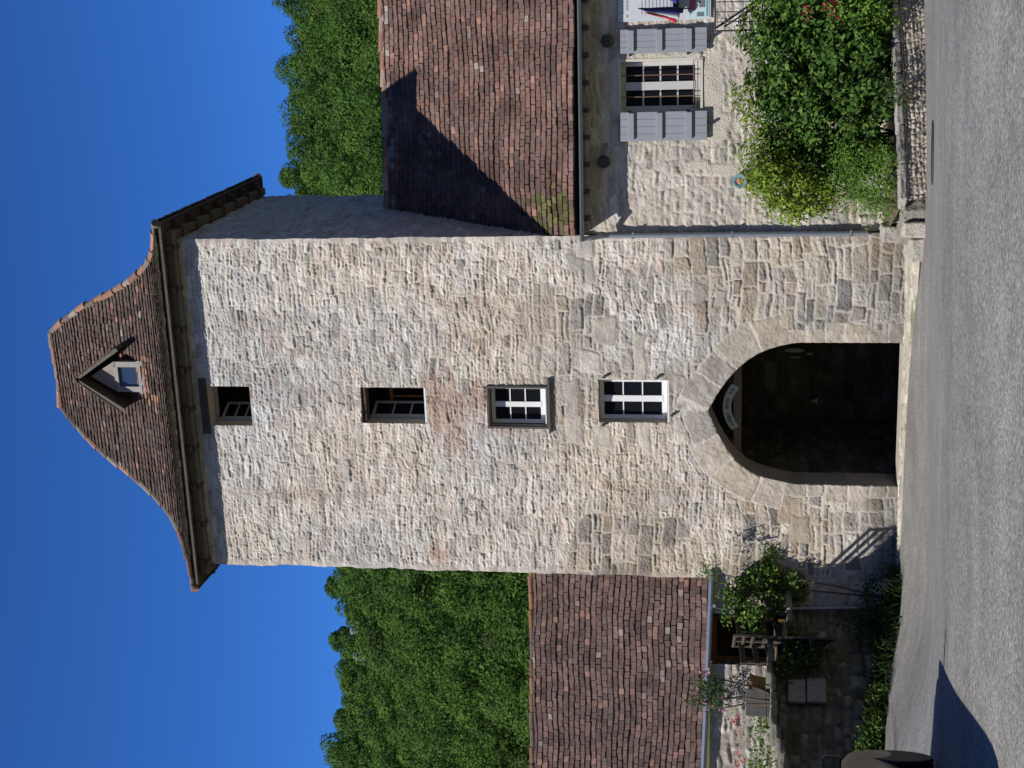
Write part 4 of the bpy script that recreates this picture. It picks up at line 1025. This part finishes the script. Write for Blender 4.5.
V, C = wall_between(fP-fnr*1.6-lo_, fQ-fnr*1.6-lo_, TERZ-.5, EYE+.72, 104, PAL_DARK, (.12,.11,.09)); add_grid(V, C)
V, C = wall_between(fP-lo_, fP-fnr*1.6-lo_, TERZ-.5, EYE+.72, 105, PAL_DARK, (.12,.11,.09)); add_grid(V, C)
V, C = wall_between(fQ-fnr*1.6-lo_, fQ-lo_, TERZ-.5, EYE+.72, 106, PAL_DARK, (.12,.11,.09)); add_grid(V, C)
mk('wall', np.concatenate(vv), np.concatenate(ff), M_stone, lhouse, np.concatenate(cc_))
mb = MB(); mb.tube([at(714, 606, 27.2)-lo_, at(722, 608, 27.45)-lo_, at(745, 609, 27.5)-lo_, at(868, 608, 27.5)-lo_], .035, 8); mb.build('downpipe', M_zinc, lhouse)
# door
Mf = Matrix.Translation(tuple(fP-lo_)) @ Matrix.Rotation(math.atan2(fdir[1], fdir[0]), 4, 'Z'); pw = float(np.linalg.norm(fQ-fP))
mb = MB(); mb.box(.045, .15, .42, .52, TERZ-.4, EYE+.8, M=Mf); mb.box(pw-.13, pw-.045, .42, .52, TERZ-.4, EYE+.8, M=Mf); mb.box(.15, pw-.13, .425, .515, EYE+.62, EYE+.8, M=Mf)
dr = mb.build('door_frame', M_orange, lhouse)
mb = MB(); mb.box(.15, pw-.13, 1.2, 1.26, TERZ-.4, EYE+.75, M=Mf); mb.build('door_leaf', M_darkwood, dr)
# retaining wall of the terrace, in its own shade
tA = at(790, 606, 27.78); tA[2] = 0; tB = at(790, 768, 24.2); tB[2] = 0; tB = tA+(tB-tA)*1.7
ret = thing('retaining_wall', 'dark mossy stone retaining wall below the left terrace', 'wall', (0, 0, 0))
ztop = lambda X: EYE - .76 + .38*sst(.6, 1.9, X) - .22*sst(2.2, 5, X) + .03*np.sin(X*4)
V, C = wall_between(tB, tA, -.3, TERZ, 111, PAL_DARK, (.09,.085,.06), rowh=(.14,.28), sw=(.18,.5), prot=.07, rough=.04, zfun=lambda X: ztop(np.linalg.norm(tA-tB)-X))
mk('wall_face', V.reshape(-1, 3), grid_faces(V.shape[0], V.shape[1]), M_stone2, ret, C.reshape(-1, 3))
mb = MB(); dr_ = (tB-tA)/np.linalg.norm(tB-tA); n_ = np.array([dr_[1], -dr_[0], 0]); n_ = n_ if n_[0] < 0 else -n_
x = .0; Lr = np.linalg.norm(tB-tA); g = np.random.default_rng(13)
while x < Lr:
    l = g.uniform(.3, .6); p0 = tA+dr_*x; zt_ = float(ztop(np.array(x+l/2)))
    M_ = Matrix.Translation((p0[0], p0[1], zt_)) @ Matrix.Rotation(math.atan2(dr_[1], dr_[0]), 4, 'Z'); q = g.uniform(.10, .19)
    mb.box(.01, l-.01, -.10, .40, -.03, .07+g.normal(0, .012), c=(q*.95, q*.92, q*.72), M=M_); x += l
roughen(mb.build('coping', M_stone2, ret, bevel=.03), .08, .2, 3)
ter = MB(); ter.quad((tA[0]-.1, tA[1], TERZ-.03), (tB[0]-.1, tB[1], TERZ-.33), (-12, 21.5, TERZ-.33), (-12, 29, TERZ-.03), (fB[0], fB[1]+.1, TERZ-.03))
struct(ter.build('terrace', M_soil))

# slatted timber balustrade of the landing beside the door
SL = thing('timber_balustrade', 'weathered slatted timber balustrade with an added shade board before the dark doorway', 'railing', (0, 0, 0))
nnr = np.array([dr_[1], -dr_[0], 0])
def on_wall(ix, iy, off): return onplane(ix, iy, tA - n_*off, nnr)
for k in range(5):
    a = on_wall(737+12.3*k, 613, -.16); b = on_wall(744+13.4*k, 664, -.16); mb = MB()
    up_ = np.array([0, 0, .052]); n3 = nnr*.014
    q = [a-up_-n3, b-up_-n3, b-up_+n3, a-up_+n3, a+up_-n3, b+up_-n3, b+up_+n3, a+up_+n3]
    mb.v = q; mb.c = [(1,1,1)]*8; mb.f = [tuple(j for j in f) for f in ((0,3,2,1),(4,5,6,7),(0,1,5,4),(1,2,6,5),(2,3,7,6),(3,0,4,7))]
    mb.build('slat', M_darkwood, SL)
for (ix, iy) in ((733, 616), (737, 640), (740, 662)):
    mb = MB(); p_ = on_wall(ix, iy, -.20); mb.tube([p_, [p_[0], p_[1], EYE-.9]], .035, 6); mb.build('post', M_darkwood, SL)

def sun_back(ix, iy, drop):
    x_, z_ = tw(ix, iy); return tl(x_, 0, z_) - SUNL*drop
S0 = sun_back(788, 603, 1.0); S1 = sun_back(872, 528, 2.45); sdir = (S1-S0)/np.linalg.norm(S1-S0)  # rails and board placed on the sun line to cast the tower's shadow
for dz in (0, -.16, -.32):
    mb = MB(); mb.tube([S0+[0, 0, dz], S1+[0, 0, dz]], .034, 6); mb.build('rail', M_darkwood, SL)
for f in (0., .5, 1.):
    p_ = S0+(S1-S0)*f; mb = MB(); mb.tube([p_+[0, 0, .04], [p_[0], p_[1], p_[2]-.55]], .026, 6); mb.build('post', M_darkwood, SL)
sn_ = np.cross(sdir, EZ); sn_ = sn_/np.linalg.norm(sn_)*.018
q = [S0-sn_-[0, 0, 1.5], S1-sn_-[0, 0, 1.75], S1+sn_-[0, 0, 1.75], S0+sn_-[0, 0, 1.5], S0-sn_-[0, 0, .50], S1-sn_-[0, 0, .50], S1+sn_-[0, 0, .50], S0+sn_-[0, 0, .50]]
mb = MB(); mb.v = q; mb.c = [(1,1,1)]*8; mb.f = [(0,3,2,1),(4,5,6,7),(0,1,5,4),(1,2,6,5),(2,3,7,6),(3,0,4,7)]; mb.build('shade_board', M_darkwood, SL)  # board added beneath the rails to throw solid shade on the tower
for f in (.05, .95):
    p_ = S0+(S1-S0)*f-np.array([0, 0, 1.35]); mb = MB(); mb.tube([p_, p_+n_*1.5], .05, 6); mb.build('shade_board_bearer', M_darkwood, SL)

# two weathered wooden boards against the retaining wall
pb = thing('wooden_hatch', 'pair of pale weathered wooden boards fixed on the dark retaining wall', 'hatch', (0, 0, 0))
def on_ret(ix, iy, off=.0):
    nn = np.array([dr_[1], -dr_[0], 0]); return onplane(ix, iy, tA - n_*off, nn)
for (a, b, sk) in (((788, 679), (805, 704), 0), ((807, 678), (826, 704), 0)):
    q = [on_ret(a[0]+0, b[1]-3, .16), on_ret(a[0], a[1], .16), on_ret(b[0], a[1], .16), on_ret(b[0]+1, b[1]-2, .16)]
    back = [p_ + n_*.06 for p_ in q]; mb = MB(); i = 0
    mb.v = q+back; mb.c = [(1,1,1)]*8; mb.f = [(0,1,2,3),(7,6,5,4),(0,4,5,1),(1,5,6,2),(2,6,7,3),(3,7,4,0)]
    mb.build('board', mat('pale_wood', (.21,.185,.16), .9, nscale=18, namt=.25, bscale=40, bamt=.4), pb, bevel=.02)

# ================================================================== PLANTS
GREEN_D = [(.060,.130,.024),(.085,.165,.030),(.044,.102,.022),(.115,.195,.036)]
GREEN_Y = [(.20,.29,.028),(.16,.25,.028),(.24,.32,.04),(.12,.20,.024)]
GREEN_M = [(.11,.22,.032),(.14,.26,.038),(.085,.18,.028),(.16,.265,.045)]
def shrub(name, label, cat, blobs, dens, size, pal, seed, stems=6, clump=.09, shell=.4, base_z=None, aspect=.5, group=None, up=.45):
    g = np.random.default_rng(seed)
    c0 = np.mean([b[0] for b in blobs], 0); zmin = base_z if base_z is not None else min(b[0][2]-b[1][2] for b in blobs)
    root = thing(name, label, cat, (c0[0], c0[1], zmin), 0, group); o0 = np.array([c0[0], c0[1], zmin])
    v, f, c = blob_leaves(blobs, dens, size, pal, g, clump, shell, up, aspect)
    mk('foliage', v-o0, f, M_leaf, root, c)
    mb = MB()
    for k in range(stems):
        b = blobs[k % len(blobs)][0]; s = np.array([c0[0]+g.normal(0, .12), c0[1]+g.normal(0, .12), zmin])-o0
        e = b-o0+g.normal(0, .1, 3); mid = (s+e)/2+g.normal(0, .08, 3)
        mb.tube([s, mid, e], .02, 6, rs=[.024, .017, .007])
    mb.build('stems', M_bark, root)
    return root, o0
BZ = zb_*0+gz(*LW0)+.33
big = [pxblob(a, b, c, d, Y, e) for a, b, c, d, Y, e in ((800,60,45,45,24.3,.75),(845,50,45,55,24.0,.8),(790,105,38,42,24.4,.65),(835,115,48,48,24.1,.75),(868,95,26,50,23.8,.6),(780,30,38,34,24.5,.6),(815,160,40,30,24.3,.55),(770,85,22,34,24.6,.45),(790,145,30,25,24.4,.45),(825,0,50,40,24.1,.7),(872,25,20,50,23.7,.5),(858,150,25,30,23.9,.5))]
broot, bo = shrub('large_bush', 'large dark green bush in the garden bed in front of the house', 'bush', big, 430, .105, GREEN_D, 201, 14, base_z=BZ, clump=.075, shell=.7)
yel = [pxblob(a, b, c, d, Y, e) for a, b, c, d, Y, e in ((775,186,26,24,23.9,.45),(800,192,22,22,23.8,.4),(760,178,14,16,24.0,.3),(820,200,14,14,23.7,.3),(790,208,18,12,23.8,.3))]
shrub('yellow_shrub', 'yellow-green leafy shrub at the left end of the garden bed', 'shrub', yel, 560, .075, GREEN_Y, 202, 6, base_z=BZ)
shrub('sprig_shrub', 'thin light green branches sticking out of the dark bush below the shutter', 'shrub', [pxblob(a, b, c, d, Y, .28) for a, b, c, d, Y in ((752,150,14,8,24.2),(765,140,16,10,24.2),(748,112,10,8,24.3),(742,95,9,9,24.3),(758,165,10,6,24.1),(775,160,18,10,24.2))], 420, .07, GREEN_Y, 203, 6, base_z=BZ)
shrub('ground_shrub', 'low mid green plant spreading over the end of the garden wall', 'shrub', [pxblob(a, b, c, d, Y, .5) for a, b, c, d, Y in ((868,175,22,26,23.4),(850,190,22,22,23.6),(880,200,14,20,23.1),(860,160,24,20,23.6),(846,170,18,20,23.7),(884,170,10,24,23.1))], 620, .055, GREEN_M, 204, 5, base_z=BZ, aspect=.35)
shrub('wall_plant', 'small grey-green plant hanging over the coping of the low garden wall', 'plant', [pxblob(a, b, c, d, 22.95, .14) for a, b, c, d in ((893,95,12,11),(885,80,8,8),(903,102,6,6))], 620, .05, [(.075,.125,.045),(.055,.10,.035)], 205, 3)
shrub('leafy_shrub', 'pale green airy shrub with red flowers at the edge of the picture', 'shrub', [pxblob(a, b, c, d, Y, .35) for a, b, c, d, Y in ((772,5,16,22,24.3),(785,-5,20,18,24.1),(850,5,24,18,23.5),(870,12,18,18,23.4))], 520, .07, GREEN_M, 206, 4, base_z=BZ)
def flowers(name, label, cat, spots, Y, size, colr, seed, per=14, spread=.07):
    g = np.random.default_rng(seed); P = []
    for (ix, iy) in spots:
        c = at(ix, iy, Y); P.append(c+g.normal(size=(per, 3))*spread)
    P = np.concatenate(P); o0 = P.mean(0); N = g.normal(size=P.shape)*.6+[-.2, -1, .4]
    v, f, c = leaf_mesh(P-o0, N, size, np.array(colr)*np.clip(g.normal(1, .15, (len(P), 1)), .6, 1.4), g, .9)
    return v, f, c, o0
def flower_part(root, o0, spots, Y, size, colr, seed, per=14, spread=.07, name='blossoms'):
    v, f, c, q = flowers(name, '', '', spots, Y, size, colr, seed, per, spread)
    return mk(name, v+q-o0, f, M_petal, root, c)
flower_part(broot, bo, ((806,8),(804,12),(826,6),(834,15),(838,18),(832,2),(842,10)), 23.4, .05, (.30,.03,.05), 301, 9, .05)
# climbing plant on the tower foot
shrub('climbing_plant', 'bright green climbing plant on the tower wall beside the downpipe', 'climber', [pxblob(a, b, c, d, Y, .10) for a, b, c, d, Y in ((745,588,16,20,27.6),(765,580,22,16,27.65),(785,585,14,14,27.6),(770,557,7,12,27.65),(735,612,14,12,27.35),(775,600,14,16,27.5),(800,592,8,12,27.6),(752,612,15,12,27.3),(770,568,9,9,27.65),(728,595,8,10,27.5),(752,632,8,8,27.2))], 560, .085, [(.11,.20,.035),(.09,.165,.03),(.14,.23,.045),(.06,.12,.025)], 210, 2, base_z=.1, shell=.5, clump=.06)
shrub('gutter_creeper', 'small tuft of creeper at the gutter end against the tower', 'climber', [pxblob(a, b, c, d, 27.1, .1) for a, b, c, d in ((706,566,6,6),(711,573,6,5))], 620, .06, GREEN_M, 211, 1)
oroot, oo = shrub('flowering_shrub', 'tall thin plant with pink flowers before the left gutter', 'plant', [pxblob(a, b, c, d, 25.6, .2) for a, b, c, d in ((702,692,12,18),(715,684,12,10),(712,702,12,10),(695,700,8,8),(722,694,10,12))], 330, .06, [(.07,.12,.035),(.05,.09,.03)], 212, 4, base_z=TERZ-.1, shell=.8)
flower_part(oroot, oo, ((704,672),(720,697),(703,703),(708,706),(721,708),(697,690)), 25.4, .05, (.40,.13,.27), 302, 5, .035)
rroot, ro = shrub('geranium', 'low green plants with red flowers against the sunlit left wall', 'plant', [pxblob(a, b, c, d, 26.9, .15) for a, b, c, d in ((761,722,8,10),(763,757,7,14),(757,765,7,8),(758,735,6,8))], 520, .06, GREEN_M, 213, 3, base_z=TERZ-.2)
flower_part(rroot, ro, ((737,722),(740,735),(735,716),(736,754),(741,758),(738,764),(734,722)), 26.9, .05, (.40,.03,.06), 303, 6, .045)
# pots on the terrace
pot = thing('flower_pot', 'ochre clay pot with dark violet flowers on the terrace wall', 'flower pot', tuple(at(768, 686, 26.6)-[0, 0, .05]))
po = np.array(pot.location); s = 26.6/F_PX
mb = MB(); mb.lathe([(0, 0), (.13, 0), (.19, .32), (.21, .33), (.21, .37), (.17, .37), (.16, .3)], seg=18, c=(.34,.19,.06)); mb.build('pot', M_clay, pot, smooth=False)
v, f, c = blob_leaves([(np.array([0.03, 0, .55]), (.32, .25, .24))], 420, .06, [(.07,.06,.13),(.04,.06,.05),(.05,.05,.10),(.03,.05,.03)], np.random.default_rng(5), .05); mk('foliage', v, f, M_leaf, pot, c)
tr_ = thing('stone_trough', 'grey speckled stone trough beside the ochre pot', 'trough', tuple(at(765, 703, 26.4)-[0, 0, .08]), .2)
mb = MB(); mb.box(-.24, .24, -.16, .16, 0, .05, c=(.11,.105,.10)); mb.box(-.24, .24, -.16, -.12, .05, .42, c=(.12,.115,.11)); mb.box(-.24, .24, .12, .16, .05, .42, c=(.12,.115,.11)); mb.box(-.24, -.2, -.12, .12, .05, .42, c=(.12,.115,.11)); mb.box(.2, .24, -.12, .12, .05, .42, c=(.12,.115,.11)); mb.build('trough', M_ashlar, tr_, bevel=.012)
mb = MB(); mb.box(-.2, .2, -.12, .12, .05, .38); mb.build('soil', M_soil, tr_)
# weeds along the foot of the retaining wall
def blades(spots, n, h, pal, seed, spread):
    g = np.random.default_rng(seed); vs, fs, cs = [], [], []; k = 0
    for (x, y, sc) in spots:
        for _ in range(int(n*sc)):
            bx, by = x+g.normal(0, spread), y+g.normal(0, spread); bz = gz(bx, by); a = g.uniform(0, 6.28); l = h*sc*g.uniform(.5, 1.3); w = .012+.01*g.uniform()
            d = np.array([math.cos(a), math.sin(a), 0]); s_ = np.array([-d[1], d[0], 0])*w; b = np.array([bx, by, bz-.02])
            m_ = b+d*l*.25+[0, 0, l*.65]; e = b+d*l*.7+[0, 0, l*.8]
            vs += [b-s_, b+s_, m_+s_*.8, m_-s_*.8, e+s_*.2, e-s_*.2]; fs += [(k, k+1, k+2, k+3), (k+3, k+2, k+4, k+5)]; cs += [tuple(np.array(pal[g.integers(len(pal))])*g.normal(1, .15))]*6; k += 6
    return np.array(vs), fs, np.array(cs)
sp = []
for f in np.linspace(0.02, 1, 40):
    for off in (.25, .6, .95):
        p_ = tA+(tB-tA)*f - n_*off; sp.append((p_[0]+.15*math.sin(f*40+off*9), p_[1]+.1*math.cos(f*31), .4+.8*abs(math.sin(f*17+off*5))))
v, f, c = blades(sp, 22, .34, [(.03,.06,.014),(.045,.075,.018),(.025,.045,.012),(.06,.08,.03)], 31, .13)
tag(mk('grass', v, f, M_leaf, None, c), 'weeds and long grass along the foot of the dark retaining wall', 'grass', kind='stuff')
shrub('weed_clump', 'dense dark leafy weeds at the corner of the tower and the retaining wall', 'weeds', [pxblob(a, b, c, d, Y, .25) for a, b, c, d, Y in ((870,612,14,14,27.0),(878,630,10,14,26.6),(860,625,16,12,26.8),(878,655,8,16,26.0),(872,590,10,10,27.1))], 420, .07, [(.03,.06,.018),(.04,.08,.02)], 215, 3)
def gblob(ix, iy, rv, ru, ry):
    P = gpt(ix, iy); s_ = P[1]/F_PX; return (P+np.array([0, .1, rv*s_*.6]), (ru*s_, ry, rv*s_))
shrub('verge_weeds', 'dark leafy weeds filling the verge between the retaining wall and the road', 'weeds', [gblob(a, b, c, d, e) for a, b, c, d, e in ((884,640,10,16,.5),(882,668,11,18,.5),(878,700,11,18,.6),(874,735,12,20,.6),(874,765,12,16,.6),(890,615,7,14,.4))], 300, .07, [(.022,.045,.013),(.032,.06,.016),(.018,.036,.012)], 217, 3)
shrub('sunlit_weed', 'bright green tuft of weeds on the road edge nearest the tower', 'weeds', [gblob(a, b, c, d, .16) for a, b, c, d in ((891,690,9,9),(889,698,8,8))], 560, .06, [(.10,.18,.03),(.075,.14,.025)], 218, 2)
shrub('sunlit_weed', 'bright green spreading tuft of weeds on the road edge nearest the brown car', 'weeds', [gblob(a, b, c, d, .2) for a, b, c, d in ((884,738,14,12),(882,752,12,10),(887,725,8,8))], 520, .06, [(.11,.19,.03),(.08,.15,.025)], 219, 2)
shrub('wall_fern', 'leafy green tuft growing on the retaining wall below the slats', 'plant', [pxblob(a, b, c, d, Y, .2) for a, b, c, d, Y in ((795,640,14,12,26.5),(800,665,14,14,26.0),(788,672,8,6,25.9),(810,650,12,10,26.3))], 420, .07, [(.05,.095,.02),(.08,.13,.02),(.04,.07,.02)], 216, 3)

# ================================================================== CAR
CARX, CARY, CARR = -4.32, 13.0, R_(5.0)
car = thing('parked_car', 'brown car parked at the lower left, its right front wing and mirror in view', 'car', (CARX, CARY, gz(CARX, CARY)+.02), CARR)
car.rotation_euler = (math.atan(gz(CARX, CARY+1)-gz(CARX, CARY))*.9, 0, CARR)
# body: sections along +Y (front); each a ring of half-width / height pairs
secs = [(-4.5, .72, .35, .66, .95, .60, 1.36), (-4.4, .82, .28, .82, 1.0, .70, 1.56), (-1.2, .84, .24, .84, 1.0, .74, 1.60), (-.2, .85, .24, .85, 1.0, .74, 1.60), (.62, .85, .24, .85, .99, .75, 1.54), (1.0, .85, .24, .84, .98, .66, 1.26), (1.35, .91, .24, .88, .95, .68, 1.03), (1.75, .89, .26, .83, .90, .62, .97), (2.05, .74, .30, .66, .84, .50, .88), (2.18, .58, .36, .50, .72, .4, .76)]
mb = MB(); ns = len(secs)
for (y, w1_, z1_, w2_, z2_, w3_, z3_) in secs:
    half = [(w1_*.6, z1_), (w1_*.93, z1_+.03), (w1_*1.0, (z1_*.55+z2_*.45)), (w2_, z2_-.06), (w2_*.965, z2_), (w3_*1.06, z3_-.07), (w3_*.85, z3_-.015), (w3_*.4, z3_+.01)]
    ring = [(x, z) for x, z in half] + [(-x, z) for x, z in reversed(half)]
    mb.v += [(x*1.045, y, z*.88) for x, z in ring]; mb.c += [(1,1,1)]*16
for i in range(ns-1):
    for k in range(16): mb.f.append((i*16+k, i*16+(k+1) % 16, (i+1)*16+(k+1) % 16, (i+1)*16+k))
mb.f.append(tuple(reversed(range(16)))); mb.f.append(tuple((ns-1)*16+k for k in range(16)))
mb.f = [tuple(reversed(q)) for q in mb.f]
body = mb.build('body', mat('brown_metallic', (.26,.175,.10), .4, metal=.15, spec=.5), car, smooth=True)
sb = body.modifiers.new('sub', 'SUBSURF'); sb.levels = 2; sb.render_levels = 2
for sx in (-1, 1):
    for wy in (1.36, -2.6):
        w = MB(); w.lathe([(.18, .0), (.29, .01), (.315, .05), (.315, .17), (.29, .21), (.18, .21)], seg=28, ax='x', c=(.022,.022,.023)); 
        o = w.build('wheel', mat('rubber', (1,1,1), .8), car); o.location = (.665 if sx > 0 else -.875, wy, .315)
        q = MB(); q.lathe([(0, .20 if sx > 0 else .01), (.12, .19 if sx > 0 else .02), (.18, .205 if sx > 0 else .005)], seg=20, ax='x', c=(.3,.3,.31)); q.build('rim', mat('alloy', (1,1,1), .4, metal=.8), o)
        a = MB(); a.lathe([(0, 0), (.32, 0), (.33, -.012), (.335, -.03)] if sx > 0 else [(0, 0), (.32, 0), (.33, .012), (.335, .03)], seg=28, ax='x', c=(.016,.016,.017)); o = a.build('wheel_arch', mat('black_plastic', (1,1,1), .6), car); o.location = (sx*(.905 if wy > 0 else .868), wy, .335)
    mm = MB(); mm.box(-.085, .085, -.05, .06, -.085, .085, c=(.02,.02,.022)); mo = mm.build('mirror', mat('mirror_shell', (1,1,1), .5), car, bevel=.03); mo.location = (sx*.89, .70, .95)
    mg = MB(); mg.box(-.068, .068, -.053, -.050, -.068, .068); mg.build('mirror_glass', mat('mirror_glass_blue', (.25,.32,.38), .04, metal=1), mo)
    wn = MB(); e = .012
    wn.quad((sx*(.855+e), -1.7, .92), (sx*(.855+e), .75, .91), (sx*(.745+e), .35, 1.26), (sx*(.745+e), -1.6, 1.26)); o = wn.build('side_window', M_glass, car)
ws = MB(); ws.quad((-.66, 1.26, .985), (.66, 1.26, .985), (.60, .72, 1.30), (-.60, .72, 1.30)); ws.build('windscreen', M_glass, car)
an_ = MB(); an_.tube([(.70, -.45, 1.33), (.88, -.95, 1.62)], .008, 6, rs=[.040, .028]); an_.build('shadow_aerial', M_iron, car)  # out-of-view rod, thickened and leaned to cast a spike beside the car's shadow
hl = MB()
for sx in (-1, 1):
    hl = MB(); hl.box(-.16, .16, -.03, .03, -.07, .07, c=(.5,.5,.5)); o = hl.build('headlight', mat('lamp_glass', (1,1,1), .15), car, bevel=.03); o.location = (sx*.50, 2.06, .72)

# ================================================================== WOODED HILL
PAL_W = np.array([(.055,.112,.018),(.068,.130,.022),(.048,.098,.017),(.082,.145,.025),(.060,.115,.022),(.095,.160,.028)])*1.14
def crown_leaves(c, r, n, size, g, tint):
    nb = g.integers(4, 8)
    bl_ = [(c, r*.85)] + [(c + g.normal(size=3)*r*np.array([.5, .5, .35]), r*g.uniform(.35, .6)) for _ in range(nb)]
    wts = np.array([b[1].prod()**(2/3) for b in bl_]); wts /= wts.sum(); Ps, Ns = [], []
    for (bc, br), w in zip(bl_, wts):
        m_ = int(n*w)+4; d = g.normal(size=(m_, 3)); d[:, 2] += .25; d /= np.linalg.norm(d, axis=1, keepdims=True)
        rad = 1-.25*g.uniform(0, 1, m_)**2+.06*g.normal(size=m_)
        Ps.append(bc+d*rad[:, None]*br); Ns.append(d+g.normal(size=(m_, 3))*.30)
    P = np.concatenate(Ps); N = np.concatenate(Ns)
    cl = PAL_W[g.integers(0, len(PAL_W), len(P))]*.5 + tint*.5
    cl = cl*np.clip(g.normal(1, .13, (len(P), 1)), .6, 1.5)
    return leaf_mesh(P, N, size, cl, g, .8)
g = np.random.default_rng(55); pts = []
yy_ = 80.
allv, allf, allc = [], [], []; nv = 0
while yy_ < 190:
    sp_ = 3.3*(1+.25*(yy_-80)/110)
    for x in np.arange(-60, 60, sp_):
        X_ = x+g.normal(0, 1.2); Y_ = yy_+g.normal(0, 1.2); u = 384+F_PX*X_/Y_
        if not -110 < u < 890: continue
        pts.append((X_, Y_))
    yy_ += sp_*.9
def u_px(x, y): return 384+F_PX*x/y
for X_, Y_ in pts:
    z0 = float(hill(np.array(X_), np.array(Y_)))
    rr = g.uniform(1.4, 2.6); hh = g.uniform(.95, 1.3)*rr
    c = np.array([X_, Y_, z0+hh*1.15+.5]); tint = PAL_W[g.integers(len(PAL_W))]*g.uniform(.7, 1.35)
    if g.uniform() < .08: tint = np.array((.085,.125,.035))
    vis = 1500 if (-60 < u_px(X_, Y_) < 250 or 515 < u_px(X_, Y_) < 830) else 500
    v, f, c_ = crown_leaves(c, np.array([rr, rr, hh]), vis, .22+.0009*(Y_-80), g, tint)
    allv.append(v); allf.append(f+nv); allc.append(c_); nv += len(v)
tag(mk('woodland', np.concatenate(allv), np.concatenate(allf), M_wood_leaf, None, np.concatenate(allc)), 'dense green wood covering the hillside behind the roofs', 'woodland', kind='stuff')
# single trees that stand out on the skyline
def skytree(ix, iy, Y, rpx, label, seed):
    g = np.random.default_rng(seed); c = at(ix, iy, Y); s = Y/F_PX; r = np.array([rpx*s, rpx*s, rpx*s*1.05]); z0 = float(hill(np.array(c[0]), np.array(Y)))
    root = thing('skyline_tree', label, 'tree', (c[0], Y, z0), 0, 'trees standing out on the skyline'); o0 = np.array([c[0], Y, z0])
    v, f, cl = crown_leaves(c, r, 1600, .28, g, PAL_W[g.integers(len(PAL_W))]*.8); mk('crown', v-o0, f, M_wood_leaf, root, cl)
    mb = MB(); mb.tube([(0, 0, -.5), (.1, 0, (c[2]-z0)*.5), (0, 0, c[2]-z0)], .2, 7, rs=[.28, .2, .08]); mb.build('trunk', M_bark, root)
skytree(290, 178, 188, 13, 'round tree on the skyline close beside the tower eaves', 1)
skytree(298, 125, 188, 11, 'small round tree on the right skyline, midway along the ridge', 2)
skytree(292, 70, 189, 20, 'broad tree on the right skyline, the widest crown of the ridge', 3)
skytree(296, 8, 189, 15, 'tall tree on the right skyline at the edge of the picture', 4)
skytree(338, 640, 192, 11, 'round tree on the left skyline standing clear above the pale rocks', 5)
skytree(336, 590, 192, 11, 'tree on the left skyline nearest the tower', 6)
# pale rock outcrop near the left skyline
g = np.random.default_rng(14)
rc = at(348, 640, 172); rz_ = float(hill(np.array(rc[0]), np.array(172.)))
rocks = thing('rock_outcrop', 'pale limestone rocks just under the left skyline', 'rocks', (rc[0], 172, rz_))
M_rock = mat('limestone', (.22,.205,.175), .9, nscale=1.5, namt=.35, bscale=2, bamt=.8, bdist=.3)
for k in range(4):
    rk = MB(); s_ = g.uniform(.3, .55); q = (g.normal(0, 1.8), g.normal(0, .6), rc[2]-rz_+g.normal(0, .2)-1.0)
    rk.lathe([(.0, -7.), (s_*1.1, -6.5), (s_*.9, -s_), (s_*1.1, 0), (s_*.7, s_*.6), (0, s_*.8)], q, 7)
    v_ = np.array(rk.v); rk.v = [tuple(x) for x in v_+g.normal(0, .12*s_, v_.shape)]
    rk.build('rock', M_rock, rocks)
